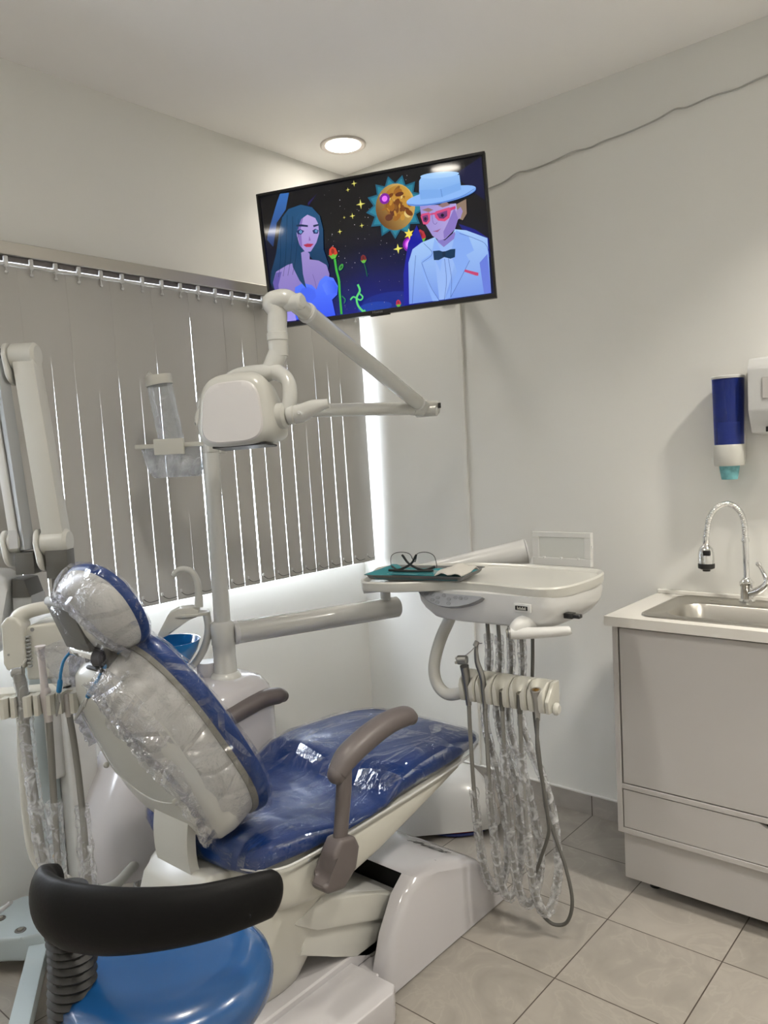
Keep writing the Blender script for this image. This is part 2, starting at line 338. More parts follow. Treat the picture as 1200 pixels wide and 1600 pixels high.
START = [0, 0, .22, .08, .10, .12, .15, .05, .35, .04, .28, .10, .04, .30, .18, .10, .22, .12, .25, .05, .45, .2, 0, .1, .1, .1]
def gap(i, f):
    g = 0.72*GAP[i % 26] if i else 0; s0 = START[i % 26]
    return -0.0035 if (g == 0 or f <= s0) else -0.0008+g*((f-s0)/(1-s0))**0.75
for i in range(N_SL):
    # each vane: a nearly flat strip; neighbours overlap at the rail and drift apart towards the hem
    bm = B(); nz = 14; rows = []; zt, zb = 2.046, 0.947
    for k in range(nz+1):
        f = k/nz; z = zt+(zb-zt)*f; ya = -0.042-i*SP-max(gap(i, f), -.0035)/2; yb = -0.042-(i+1)*SP+gap(i+1, f)/2; row = []
        for j in range(7):
            s = j/6*2-1
            row.append((XB+0.012*f+0.0010*(1-s*s)+s*0.0016*(1 if i % 2 else -1)+0.0012*(i % 2), (ya+yb)/2-s*(yb-ya)/2+0.012*f*(1 if i else 0.6), z))
        rows.append(row)
    sheet(bm, rows, (-0.0008, 0, 0))
    obj('vane', bm, M_blind, bl, ang=60)
for i in range(N_SL):
    yc = -0.080 - i*SP
    bm = B(); bx(bm, 0.088, 0.100, yc-0.006, yc+0.006, 2.040, 2.072, 0.002, 1)
    cyl(bm, (0.094, yc, 2.040), (0.094, yc, 2.026), 0.0022, 8)
    for v in bmesh.ops.create_icosphere(bm, subdivisions=2, radius=0.0055)['verts']: v.co += Vector((0.094, yc, 2.024))
    obj('carrier_clip', bm, M_white, bl)
for i in range(26):
    yc = -0.080 - i*SP
    bm = B(); x = XB+0.022
    bx(bm, x-0.002, x+0.002, yc-0.022, yc-0.014, 0.975, 0.986, 0.001, 1)
    obj('chain_clip', bm, M_white, bl)
    bm = B(); tube(bm, [(x, yc-0.018, 0.977), (x+0.002, yc-0.006, 0.966), (x, yc+0.012, 0.960), (x-0.004, yc+0.046, 0.962)], 0.0011, 6, 4); obj('hem_chain', bm, M_blackp, bl)

# ------------------------------------------------------------------ ceiling downlights
for i, (x, y) in enumerate(LAMPS):
    lab = ['round white downlight set in the ceiling above the television', 'round white downlight in the ceiling above the treatment chair foot end', 'round white downlight in the rear of the ceiling beside the left wall',
           'round white downlight in the ceiling over the sink cabinet', 'round white downlight in the ceiling over the open floor right of the chair', 'round white downlight in the far rear right of the ceiling'][i]
    t = thing('ceiling_downlight', (x, y, ROOM_Z), lab, 'ceiling light', 'round recessed downlights in the ceiling')
    Mx = Matrix.Translation((x, y, 0))
    obj('trim_ring', lathe(B(), [(0.071, 2.6985), (0.073, 2.695), (0.088, 2.692), (0.093, 2.6955), (0.094, 2.7005), (0.071, 2.7005)], Mx, 48), mat('downlight_ring', (0.66, 0.60, 0.56), 0.4) if i == 0 else bpy.data.materials['downlight_ring'], t)
    obj('diffuser', lathe(B(), [(0, 2.696), (0.072, 2.696), (0.072, 2.6995), (0, 2.6995)], Mx, 48), M_lampface, t, flat=True)
    a = area('downlight_lamp', (0, 0, -0.008), 0.13, LAMP_P*([0.22, 0.50, 0.50, 1.75, 1.25, 1.0][i]), LAMP_COL, shape='DISK', spread=math.radians([120, 122, 122, 116, 122, 122][i])); a.parent = t

# ------------------------------------------------------------------ television
KT = 0.93; TB = Vector((2.46, -2.687, 1.42))*(1-KT)+Vector((0.0306, -0.5204, 1.9622))*KT; TU = Vector((0.90081134, 0.43277038, 0.03533728)); TV_ = Vector((-0.0027427, -0.07571006, 0.9971261)); TN = TU.cross(TV_)
TM = frame(TB, TU, TV_, TN) @ Matrix.Scale(KT, 4)
def TP(u, v, w=0): return TM @ Vector((u, v, w))
tv = thing('television', TP(0.46, 0.265, -0.05), 'large black flat screen television tilted on the corner wall, showing a cartoon', 'television')
bm = B(); TWd, THt = 0.920, 0.531
bx(bm, 0, TWd, 0, 0.017, -0.03, 0, 0.0015, 1, TM); bx(bm, 0, TWd, THt-0.010, THt, -0.03, 0, 0.0015, 1, TM)
bx(bm, 0, 0.010, 0.015, THt-0.008, -0.03, 0, 0.0015, 1, TM); bx(bm, TWd-0.010, TWd, 0.015, THt-0.008, -0.03, 0, 0.0015, 1, TM)
obj('bezel', bm, M_blackp, tv)
bm = B(); bx(bm, 0.006, TWd-0.006, 0.006, THt-0.006, -0.035, -0.012, 0.002, 1, TM); bx(bm, 0.10, TWd-0.10, 0.03, 0.36, -0.07, -0.034, 0.012, 3, TM); obj('rear_housing', bm, M_blackp, tv)
bm = B(); bx(bm, 0.46-0.04, 0.46+0.04, -0.006, 0.001, -0.02, -0.003, 0.002, 1, TM); obj('sensor_strip', bm, mat('dark_gloss', (0.03, 0.03, 0.03), 0.15), tv)
obj('brand_lettering', text_bm('Hisense', 0.0125, frame(TP(0.452, 0.009, 0.0008), TU, TV_, TN), 0.0003), M_grey, tv, flat=True)
PIC={
'trunk':[(0.0278,0.3742),(0.0814,0.4868),(0.0999,0.5181),(0.1378,0.516),(0.1158,0.4554),(0.0715,0.4108),(0.0368,0.2941),(0.008,0.2984)],
'streak':[(0.2121,0.4652),(0.2935,0.5192),(0.253,0.4923),(0.2105,0.4527)],
'hair':[(0.0258,0.2253),(0.0559,0.2912),(0.0824,0.383),(0.0973,0.4239),(0.1298,0.4531),(0.1833,0.4614),(0.2283,0.4438),(0.2567,0.4068),(0.2644,0.3543),(0.2572,0.2782),(0.2714,0.2157),(0.2627,0.1824),(0.2296,0.2219),(0.1965,0.2614),(0.1671,0.1392),(0.14,0.1913),(0.1122,0.2391),(0.0283,0.1541),(0.0172,0.1823)],
'shoulder':[(0.1851,0.2848),(0.1975,0.27),(0.1949,0.2487),(0.2317,0.2389),(0.2621,0.2171),(0.2701,0.1813),(0.2633,0.1475),(0.2068,0.1117),(0.1101,0.1074),(0.0351,0.1309),(0.0269,0.1809),(0.0469,0.2222),(0.098,0.2412),(0.1422,0.2478),(0.1507,0.277)],
'arm':[(0.0269,0.1809),(0.0464,0.2179),(0.0709,0.2188),(0.0498,0.1688),(0.0495,0.129),(0.0351,0.1309)],
'hairlock':[(0.1177,0.2819),(0.1509,0.355),(0.162,0.2753),(0.1599,0.1972),(0.1671,0.1392),(0.1425,0.1734),(0.1206,0.2291)],
'face':[(0.1541,0.3804),(0.1723,0.4118),(0.2071,0.4251),(0.2341,0.4147),(0.2472,0.3827),(0.2458,0.3401),(0.2306,0.3081),(0.2032,0.2778),(0.1797,0.2796),(0.1596,0.3104),(0.1526,0.346)],
'fringe':[(0.1509,0.355),(0.1565,0.4144),(0.1825,0.4402),(0.2182,0.4386),(0.2434,0.4132),(0.2516,0.3649),(0.2372,0.4014),(0.2064,0.4192),(0.1783,0.4066),(0.1634,0.3789)],
'top':[(0.1136,0.1202),(0.1203,0.1501),(0.1556,0.1627),(0.1922,0.1488),(0.2089,0.129),(0.2271,0.1614),(0.2526,0.1769),(0.2850,0.163),(0.3000,0.1300),(0.2930,0.0977),(0.2696,0.0813),(0.2765,0.019),(0.2337,0.0185),(0.1092,0.0231),(0.1038,0.0728)],
'cup1':[(0.1308,0.1178),(0.1482,0.1418),(0.1773,0.1439),(0.2012,0.1283),(0.2058,0.1031),(0.1843,0.0841),(0.1465,0.0892)],
'cup2':[(0.2343,0.1429),(0.2602,0.161),(0.2867,0.1515),(0.2967,0.126),(0.2912,0.1045),(0.2484,0.1017)],
'bot':[(0.0651,0.0601),(0.1088,0.0588),(0.1089,0.0205),(0.07,0.022)],
'brow1':[(0.1551,0.3888),(0.1759,0.3872),(0.2034,0.3794),(0.2026,0.3727),(0.1749,0.3788),(0.1552,0.3819)],
'brow2':[(0.2247,0.376),(0.2484,0.3774),(0.2476,0.3707),(0.2266,0.368)],
'eye1':[(0.1522,0.3651),(0.1699,0.3692),(0.1858,0.3598),(0.1711,0.3484),(0.1563,0.3524)],
'eye2':[(0.2195,0.3563),(0.2333,0.361),(0.2455,0.353),(0.2403,0.341),(0.2236,0.3436)],
'nose':[(0.204,0.3381),(0.2084,0.3201),(0.1999,0.3197)],
'lips':[(0.1756,0.3079),(0.193,0.3104),(0.2189,0.3048),(0.2044,0.2949),(0.1857,0.2977)],
'jacket':[(0.5807,0.0219),(0.5938,0.1769),(0.6145,0.2241),(0.6518,0.2435),(0.7055,0.2559),(0.7351,0.2017),(0.7848,0.2723),(0.8266,0.2617),(0.9034,0.2211),(0.9005,0.0204),(0.7179,0.0204)],
'jacketshade':[(0.8665,0.1367),(0.8986,0.1648),(0.9005,0.0204),(0.8735,0.0217)],
'lapel1':[(0.7051,0.2519),(0.7296,0.1901),(0.7148,0.1257),(0.698,0.1782),(0.6488,0.1688),(0.6711,0.0816),(0.6984,0.0188),(0.6739,0.0204),(0.6455,0.1357),(0.6452,0.1777),(0.6866,0.1966)],
'lapel2':[(0.7887,0.2676),(0.8332,0.2402),(0.8495,0.1844),(0.8185,0.1726),(0.8294,0.1504),(0.7445,0.0251),(0.7222,0.0198),(0.779,0.1164),(0.7595,0.1856)],
'shirt':[(0.7086,0.243),(0.7362,0.214),(0.7818,0.24),(0.7735,0.1504),(0.7224,0.0223),(0.7006,0.0227),(0.6981,0.1615)],
'neckm':[(0.7137,0.2505),(0.7428,0.2378),(0.7841,0.2643),(0.7846,0.2231),(0.7393,0.2011),(0.7156,0.2254)],
'bow':[(0.6936,0.2055),(0.7179,0.2043),(0.7345,0.196),(0.7611,0.2019),(0.7799,0.2007),(0.7754,0.1708),(0.7579,0.1676),(0.7345,0.1769),(0.7128,0.1693),(0.6939,0.1721)],
'pocket':[(0.8095,0.1203),(0.8591,0.1007),(0.8581,0.0901),(0.8497,0.0913),(0.8062,0.1125)],
'facem':[(0.6591,0.3788),(0.7508,0.3678),(0.7976,0.3641),(0.8012,0.3106),(0.7848,0.2723),(0.7432,0.2418),(0.7215,0.2411),(0.6973,0.2613),(0.679,0.2973),(0.6607,0.3332)],
'hairm':[(0.7884,0.3575),(0.8367,0.3738),(0.8345,0.3215),(0.8173,0.2999),(0.797,0.3113),(0.7942,0.328)],
'ear':[(0.795,0.3361),(0.8133,0.3493),(0.8202,0.332),(0.8096,0.3093),(0.7946,0.3035)],
'hatcrown':[(0.6653,0.4678),(0.6752,0.4799),(0.7442,0.4785),(0.8195,0.4638),(0.8215,0.4208),(0.8194,0.3888),(0.7355,0.3882),(0.6597,0.4115)],
'hatband':[(0.6616,0.43),(0.7375,0.4091),(0.8216,0.4127),(0.8194,0.3888),(0.7355,0.3882),(0.6595,0.4091)],
'gframe1':[(0.6585,0.3377),(0.6621,0.3478),(0.6927,0.3486),(0.6958,0.3358),(0.6921,0.3158),(0.6798,0.3054),(0.6653,0.3094)],
'gframe2':[(0.712,0.3414),(0.7188,0.3485),(0.771,0.3546),(0.7768,0.3431),(0.7674,0.316),(0.7493,0.3067),(0.724,0.3132),(0.714,0.3263)],
'gtemple':[(0.7708,0.3522),(0.7942,0.3557),(0.7942,0.346),(0.7741,0.3411)],
'gbridge':[(0.6923,0.3446),(0.7158,0.3449),(0.7151,0.3376),(0.6943,0.3377)],
'lens1':[(0.6648,0.3392),(0.6859,0.3415),(0.6878,0.3247),(0.678,0.314),(0.6664,0.3199)],
'lens2':[(0.7204,0.3384),(0.7615,0.3448),(0.7606,0.3253),(0.746,0.317),(0.7291,0.3206)],
'mouth':[(0.6989,0.2776),(0.7164,0.279),(0.7324,0.2831),(0.7175,0.2722)],
}
def screen_material():
    m = bpy.data.materials.new('television_picture'); m.use_nodes = True; nt = m.node_tree; b = nt.nodes['Principled BSDF']
    a = nt.nodes.new('ShaderNodeVertexColor'); a.layer_name = 'picture'
    nt.links.new(a.outputs['Color'], b.inputs['Emission Color']); b.inputs['Emission Strength'].default_value = 0.95
    b.inputs['Base Color'].default_value = (0.004, 0.004, 0.005, 1); b.inputs['Roughness'].default_value = 0.06; b.inputs['Specular IOR Level'].default_value = 0.5
    return m
M_pic = screen_material()
SB = B(); CL = SB.loops.layers.float_color.new('picture'); LEV = [0]
def lin(c): return tuple(((x/255) ** 2.2) for x in c)
def sp(poly, col, col2=None, grad=(0, 1)):
    LEV[0] += 1; w = -0.0105+LEV[0]*0.00003
    vs = [SB.verts.new(TP(u, v, w)) for u, v in poly]; f = SB.faces.new(vs)
    us = [u*grad[0]+v*grad[1] for u, v in poly]; lo, hi = min(us), max(us)
    for l, q in zip(f.loops, us):
        t = (q-lo)/(hi-lo+1e-9); c = lin(col) if col2 is None else tuple(a*(1-t)+b*t for a, b in zip(lin(col), lin(col2))); l[CL] = (*c, 1)
def ell(cx, cy, a, b, ang=0, n=28):
    ca, sa = math.cos(ang), math.sin(ang); return [(cx+a*math.cos(2*PI*i/n)*ca-b*math.sin(2*PI*i/n)*sa, cy+a*math.cos(2*PI*i/n)*sa+b*math.sin(2*PI*i/n)*ca) for i in range(n)]
def starp(cx, cy, r, k=4, q=0.22): return [(cx+(r if i % 2 == 0 else r*q)*math.sin(PI*i/k), cy+(r if i % 2 == 0 else r*q)*math.cos(PI*i/k)) for i in range(2*k)]
def strip(pts, w):
    P = [Vector((*p, 0)) for p in pts]; P = smooth_path(P, 4); L_, R_ = [], []
    for i in range(len(P)):
        d = (P[min(i+1, len(P)-1)]-P[max(i-1, 0)]).normalized(); nn = Vector((-d.y, d.x, 0))*w/2; L_.append(tuple((P[i]+nn)[:2])); R_.append(tuple((P[i]-nn)[:2]))
    return L_, R_
def sline(pts, w, col):
    a, b = strip(pts, w)
    LEV[0] += 1; wz = -0.0105+LEV[0]*0.00003
    A = [SB.verts.new(TP(u, v, wz)) for u, v in a]; Bv = [SB.verts.new(TP(u, v, wz)) for u, v in b]
    for i in range(len(A)-1):
        f = SB.faces.new((A[i], A[i+1], Bv[i+1], Bv[i]))
        for l in f.loops: l[CL] = (*lin(col), 1)
x0, x1, y0, y1 = 0.009, TWd-0.009, 0.0165, THt-0.009
for j in range(6):      # night sky bands, darker at the top
    ya, yb = y0+(y1-y0)*j/6, y0+(y1-y0)*(j+1)/6; f0 = max(0, 1-j/3.6); f1 = max(0, 1-(j+1)/3.6)
    for (xa, xb, k0, k1) in ((x0, 0.42, 0.35, 1.0), (0.42, 0.70, 1.0, 0.8), (0.70, x1, 0.8, 0.3)):
        LEV[0] = 1; w = -0.0105
        cs = [(6+0*k, 6+18*f*k, 14+118*f*k) for f, k in ((f0, k0), (f0, k1), (f1, k1), (f1, k0))]
        f = SB.faces.new([SB.verts.new(TP(u, v, w)) for u, v in ((xa, ya), (xb, ya), (xb, yb), (xa, yb))])
        for l, c in zip(f.loops, cs): l[CL] = (*lin(c), 1)
rp = random.Random(11)
sp(PIC['trunk'], (26, 40, 86), (52, 104, 176)); sp([(0.009, 0.37), (0.06, 0.30), (0.03, 0.18), (0.009, 0.2)], (8, 12, 34)); sp(PIC['streak'], (30, 22, 90))
sp([(0.80, 0.47), (0.905, 0.515), (0.905, 0.36), (0.86, 0.40)], (10, 16, 58)); sp(ell(0.50, 0.045, 0.11, 0.035), (14, 40, 130)); sp(ell(0.44, 0.03, 0.07, 0.02), (20, 60, 160))
for i in range(90):
    cx, cy, r = rp.uniform(0.27, 0.62), rp.uniform(0.03, 0.50), rp.uniform(0.0006, 0.0018); g = rp.uniform(90, 230); sp(ell(cx, cy, r, r, n=6), (g, g*0.95, g))
for cx, cy, r in ((0.4267, 0.4238, 0.019), (0.4086, 0.5041, 0.012), (0.3886, 0.3855, 0.012), (0.3312, 0.3353, 0.010), (0.4223, 0.3438, 0.010), (0.3816, 0.4849, 0.009), (0.355, 0.385, 0.006)):
    sp(ell(cx, cy, r*0.5, r*0.5, n=12), (70, 66, 30)); sp(starp(cx, cy, r), (226, 220, 110))
# sun-like ball inside a scalloped teal ring
pc = (0.5624, 0.3906)
sp([(pc[0]+(0.118 if i % 2 else 0.088)*math.sin(PI*i/13+.1), pc[1]+(0.118 if i % 2 else 0.088)*math.cos(PI*i/13+.1)) for i in range(26)], (20, 92, 118))
sp([(pc[0]+(0.105 if i % 2 else 0.080)*math.sin(PI*i/13+.1), pc[1]+(0.105 if i % 2 else 0.080)*math.cos(PI*i/13+.1)) for i in range(26)], (38, 124, 146))
sp(ell(*pc, 0.078, 0.086), (96, 58, 16), (206, 168, 92), (1, 0.6)); sp(ell(pc[0]+0.012, pc[1]+0.02, 0.055, 0.058), (140, 88, 22), (196, 150, 62), (1, .4))
for i in range(60):
    a = rp.uniform(0, 6.28); q = rp.uniform(0, 0.064); s = rp.uniform(0.007, 0.018); sp(ell(pc[0]+q*math.cos(a), pc[1]+q*math.sin(a), s, s*rp.uniform(.35, .8), rp.uniform(0, 3)), rp.choice([(150, 96, 24), (186, 136, 50), (110, 60, 18), (216, 190, 120), (90, 44, 22), (128, 84, 30)]))
sp(ell(0.5244, 0.4275, 0.020, 0.020), (120, 20, 150)); sp(ell(0.5244, 0.4275, 0.011, 0.011), (226, 110, 250))
sp(ell(0.606, 0.2447, 0.028, 0.028), (120, 14, 150)); sp(ell(0.606, 0.2447, 0.021, 0.021), (200, 60, 220)); sp(ell(0.606, 0.2447, 0.015, 0.015), (236, 150, 246))
sp(starp(0.6068, 0.2830, 0.021, 6, .45), (236, 214, 84)); sp(starp(0.5578, 0.2352, 0.019, 4, .3), (220, 214, 96))
# roses
def rose(cx, cy, r, c=(196, 62, 44)):
    sp([(cx-r*.7, cy-r*.2), (cx-r*.55, cy+r*.7), (cx, cy+r*1.1), (cx+r*.55, cy+r*.7), (cx+r*.8, cy-r*.1), (cx, cy-r*.7)], c); sp(ell(cx, cy+r*.3, r*.28, r*.42), tuple(v*.7 for v in c))
    sp([(cx-r*.8, cy-r*.2), (cx-r*.3, cy-r*.35), (cx, cy-r*.1), (cx+r*.3, cy-r*.35), (cx+r*.8, cy-r*.2), (cx+r*.3, cy-r*.9), (cx-r*.3, cy-r*.9)], (96, 176, 60))
sline([(0.2988, 0.235), (0.301, 0.19), (0.3065, 0.15), (0.304, 0.10), (0.302, 0.02)], 0.009, (60, 170, 60)); sp(ell(0.3210, 0.2002, 0.014, 0.008, .9), (60, 150, 60)); sp(ell(0.3220, 0.2002, 0.007, 0.003, .9), (20, 70, 40))
rose(0.294, 0.258, 0.024); sline([(0.4158, 0.205), (0.421, 0.18), (0.424, 0.15)], 0.004, (20, 96, 60)); rose(0.4158, 0.2170, 0.016, (120, 34, 40)); rose(0.6508, 0.2650, 0.026, (176, 50, 60)); rose(0.538, 0.030, 0.014, (190, 40, 70))
sline([(0.382, 0.125), (0.388, 0.10), (0.372, 0.075), (0.374, 0.045), (0.392, 0.02), (0.402, 0.022)], 0.008, (90, 206, 110)); sline([(0.345, 0.070), (0.36, 0.080), (0.385, 0.064), (0.397, 0.074), (0.387, 0.088)], 0.006, (90, 206, 110)); sline([(0.312, 0.09), (0.324, 0.075), (0.318, 0.06)], 0.004, (40, 130, 80))
# woman with long dark teal hair
sp(PIC['hair'], (12, 46, 78), (22, 76, 116)); sp(PIC['shoulder'], (128, 112, 186), (150, 134, 196)); sp(PIC['arm'], (96, 84, 160)); sp(PIC['bot'], (150, 140, 226))
sp(PIC['top'], (52, 84, 236), (84, 120, 250)); sp(PIC['cup1'], (66, 98, 236)); sp(PIC['cup2'], (92, 128, 250), (52, 86, 232), (1, 0))
for k in (): sline([(0.177+0.036*k*math.cos(a), 0.114+0.030*k*math.sin(a)) for a in [i*PI/6 for i in range(13)]], 0.0012, (36, 52, 170))
for k in (): sline([(0.245+0.07*k, 0.168-0.01*k), (0.262+0.065*k, 0.135), (0.262+0.055*k, 0.105+0.004*k)], 0.0012, (36, 52, 170))
sline([(0.2, 0.19), (0.207, 0.16), (0.21, 0.13)], 0.0015, (90, 70, 140))
sp(PIC['face'], (158, 138, 204), (176, 158, 214)); sp([(0.1541, 0.3804), (0.172, 0.412), (0.19, 0.418), (0.172, 0.37), (0.17, 0.30), (0.16, 0.31)], (128, 104, 176)); sp(PIC['fringe'], (22, 76, 116)); sp(PIC['hairlock'], (18, 62, 98))
sp(PIC['brow1'], (18, 40, 76)); sp(PIC['brow2'], (18, 40, 76)); sp(PIC['eye1'], (16, 44, 96)); sp(PIC['eye2'], (16, 44, 96)); sp(ell(0.170, 0.3590, 0.0055, 0.0055), (120, 180, 230)); sp(ell(0.235, 0.3520, 0.005, 0.005), (120, 180, 230)); sp(ell(0.170, 0.3590, 0.0025, 0.0025), (6, 10, 30)); sp(ell(0.235, 0.3520, 0.0022, 0.0022), (6, 10, 30))
sp(PIC['nose'], (130, 100, 170)); sp(PIC['lips'], (178, 54, 84)); sline([(0.177, 0.3045), (0.196, 0.3035), (0.217, 0.304)], 0.0012, (110, 20, 50))
for k in range(4): sline([(0.10+0.022*k, 0.435-0.01*k*k*.3), (0.085+0.025*k, 0.36), (0.07+0.022*k, 0.26), (0.055+0.02*k, 0.20)], 0.0013, (10, 36, 62))
# man in pale suit, bow tie, glasses and flat brimmed hat
sp([(0.56, 0.02), (0.57, 0.14), (0.60, 0.25), (0.64, 0.31), (0.66, 0.24), (0.60, 0.02)], (14, 24, 150)); sp([(0.80, 0.29), (0.86, 0.26), (0.908, 0.22), (0.908, 0.15), (0.85, 0.2)], (14, 24, 120)); sp(PIC['jacket'], (112, 146, 226), (160, 196, 240)); sp(PIC['jacketshade'], (100, 120, 214)); sp(PIC['neckm'], (128, 116, 190)); sp(PIC['shirt'], (146, 178, 236)); sp(PIC['lapel1'], (134, 170, 236)); sp(PIC['lapel2'], (128, 164, 234))
for a_ in ([(0.593, 0.022), (0.61, 0.12), (0.625, 0.2)], [(0.72, 0.02), (0.735, 0.09), (0.735, 0.17)], [(0.745, 0.025), (0.755, 0.09), (0.75, 0.17)], [(0.645, 0.17), (0.67, 0.08), (0.70, 0.02)], [(0.83, 0.15), (0.79, 0.09), (0.745, 0.025)], [(0.648, 0.17), (0.69, 0.197), (0.66, 0.24)], [(0.80, 0.255), (0.86, 0.225), (0.90, 0.19), (0.902, 0.1)]): sline(a_, 0.0016, (60, 88, 170))
sp(PIC['hairm'], (138, 116, 100)); sp(PIC['facem'], (150, 136, 202), (172, 158, 214), (1, 0)); sp(PIC['ear'], (150, 132, 190)); sp([(0.74, 0.2418), (0.785, 0.272), (0.80, 0.31), (0.79, 0.35), (0.76, 0.30), (0.74, 0.27)], (130, 112, 186))
sp([(0.665, 0.362), (0.69, 0.366), (0.71, 0.355), (0.69, 0.35)], (140, 110, 110)); sp([(0.728, 0.368), (0.76, 0.378), (0.775, 0.362), (0.745, 0.358)], (140, 110, 110))
sp(PIC['gtemple'], (196, 60, 110)); sp(PIC['gbridge'], (206, 74, 120)); sp(PIC['gframe1'], (206, 74, 120)); sp(PIC['gframe2'], (206, 74, 120)); sp(PIC['lens1'], (86, 40, 96), (120, 60, 120)); sp(PIC['lens2'], (86, 40, 96), (120, 60, 120))
sp(ell(0.676, 0.328, 0.005, 0.006), (24, 12, 40)); sp(ell(0.742, 0.330, 0.006, 0.006), (24, 12, 40)); sline([(0.702, 0.345), (0.704, 0.31), (0.713, 0.302), (0.72, 0.308)], 0.0015, (96, 76, 150)); sp(PIC['mouth'], (150, 84, 130)); sp(PIC['bow'], (14, 52, 84)); sline([(0.735, 0.198), (0.7345, 0.18)], 0.012, (10, 40, 66)); sp(PIC['pocket'], (190, 66, 110))
sp(PIC['hatcrown'], (112, 160, 226), (142, 186, 238)); sp(PIC['hatband'], (94, 136, 210)); sp(ell(0.745, 0.476, 0.074, 0.011, -.09), (154, 196, 242)); sp(ell(0.7428, 0.3995, 0.134, 0.026, .03), (96, 142, 220)); sp(ell(0.7428, 0.4035, 0.134, 0.024, .03), (134, 178, 238)); sp([(0.664, 0.40), (0.6640, 0.435), (0.74, 0.425), (0.8205, 0.435), (0.8215, 0.41), (0.74, 0.395)], (118, 164, 228)); sline([(0.612, 0.392), (0.67, 0.379), (0.745, 0.376), (0.82, 0.386), (0.872, 0.405)], 0.0016, (52, 92, 180))
sline([(0.745, 0.425), (0.748, 0.395)], 0.0015, (60, 100, 180))
M_pic_o = obj('screen', SB, M_pic, tv, flat=True)
br = thing('television_bracket', (0.42, -0.05, 2.2), 'dark wall bracket behind the tilted television', 'bracket')
bm = B(); bx(bm, 0.50, 0.62, -0.018, -0.001, 2.06, 2.34, 0.003, 1); obj('wall_plate', bm, M_blackp, br)
bm = B(); tube(bm, [(0.56, -0.02, 2.20), (0.53, -0.10, 2.215), TP(0.46, 0.27, -0.095)], 0.016, 12, 3); obj('swing_arm', bm, M_blackp, br)
bm = B(); bx(bm, 0.36, 0.56, 0.17, 0.37, -0.088, -0.0715, 0.003, 1, TM); obj('screen_plate', bm, M_blackp, br)

# ------------------------------------------------------------------ cables on the back wall
bm = B(); tube(bm, [(0.60, -0.006, 2.425), (0.771, -0.006, 2.445), (0.84, -0.006, 2.452), (0.90, -0.006, 2.470), (0.957, -0.006, 2.465), (1.05, -0.006, 2.470), (1.13, -0.006, 2.481), (1.20, -0.006, 2.477), (1.252, -0.006, 2.484), (1.34, -0.006, 2.487), (1.44, -0.006, 2.498), (1.50, -0.006, 2.512), (1.542, -0.006, 2.506), (1.62, -0.006, 2.514), (1.70, -0.006, 2.512), (1.785, -0.006, 2.522), (2.1, -0.006, 2.530), (2.7, -0.006, 2.55), (3.60, -0.006, 2.53)], 0.0030, 8, 5)
tag(obj('wall_cable', bm, mat('grey_cable', (0.42, 0.41, 0.39), 0.5), origin=(0.6, -0.006, 2.42)), 'thin grey cable running loosely across the upper back wall', 'cable')
bm = B(); bx(bm, 0.592, 0.614, -0.011, 0, 0.084, 2.06, 0.0015, 1)
tag(obj('cable_trunking', bm, M_wall, origin=(0.603, 0, 0.084), flat=True), 'narrow painted vertical cable trunking below the television on the back wall', 'cable trunking')

# ------------------------------------------------------------------ sink cabinet
CX0, CX1, CY, CYB = 1.420, 2.55, -0.430, -0.012
cab = thing('sink_cabinet', ((CX0+CX1)/2, -0.22, 0), 'white laminate cabinet with door and drawer under the sink', 'cabinet')
bm = B(); bx(bm, CX0, CX0+0.017, CY, CYB, 0.197, 0.858, 0.0008, 1); bx(bm, CX1-0.017, CX1, CY, CYB, 0.197, 0.858); bx(bm, CX0+0.017, CX1-0.017, CY, CYB, 0.197, 0.214, 0.0008, 1)
bx(bm, CX0+0.017, CX1-0.017, CY, CYB, 0.3405, 0.3565, 0.0008, 1); bx(bm, CX0+0.017, CX1-0.017, CYB-0.01, CYB, 0.214, 0.858)
obj('carcass', bm, M_lam, cab, flat=True)
obj('door', bx(B(), CX0+0.0225, 2.00, CY+0.001, CY+0.019, 0.3605, 0.8525, 0.0008, 1), M_lam, cab, flat=True)
obj('door', bx(B(), 2.004, CX1-0.021, CY+0.001, CY+0.019, 0.3595, 0.853, 0.0008, 1), M_lam, cab, flat=True)
DZ = 0.3375
obj('drawer', prism(B(), [(CX0+0.021, 0.217), (CX1-0.021, 0.217), (CX1-0.021, DZ), (2.10, DZ), (2.07, DZ-0.022), (1.88, DZ-0.022), (1.838, DZ), (CX0+0.021, DZ)], CY+0.001, CY+0.019, XZ), M_lam, cab, flat=True)
obj('drawer_gap_shade', bx(B(), CX0+0.03, CX1-0.03, CY+0.03, CY+0.034, 0.22, 0.338), M_dark, cab, flat=True)  # dark sheet behind the drawer, painted shade for the gap around it
obj('door_gap_shade', bx(B(), CX0+0.018, CX1-0.018, CY+0.028, CY+0.031, 0.36, 0.85), M_dark, cab, flat=True)  # near-black sheet close behind the doors, stands in for shade in their gaps
obj('kick_board', bx(B(), CX0+0.010, CX1-0.01, CY+0.022, CY+0.04, 0.040, 0.197, 0.0008, 1), M_lam, cab, flat=True)
for x in (CX0+0.08, CX1-0.08):
    for y in (CY+0.09, CYB-0.05): obj('foot', cyl(B(), (x, y, 0), (x, y, 0.197), 0.018, 14), M_blackp, cab)
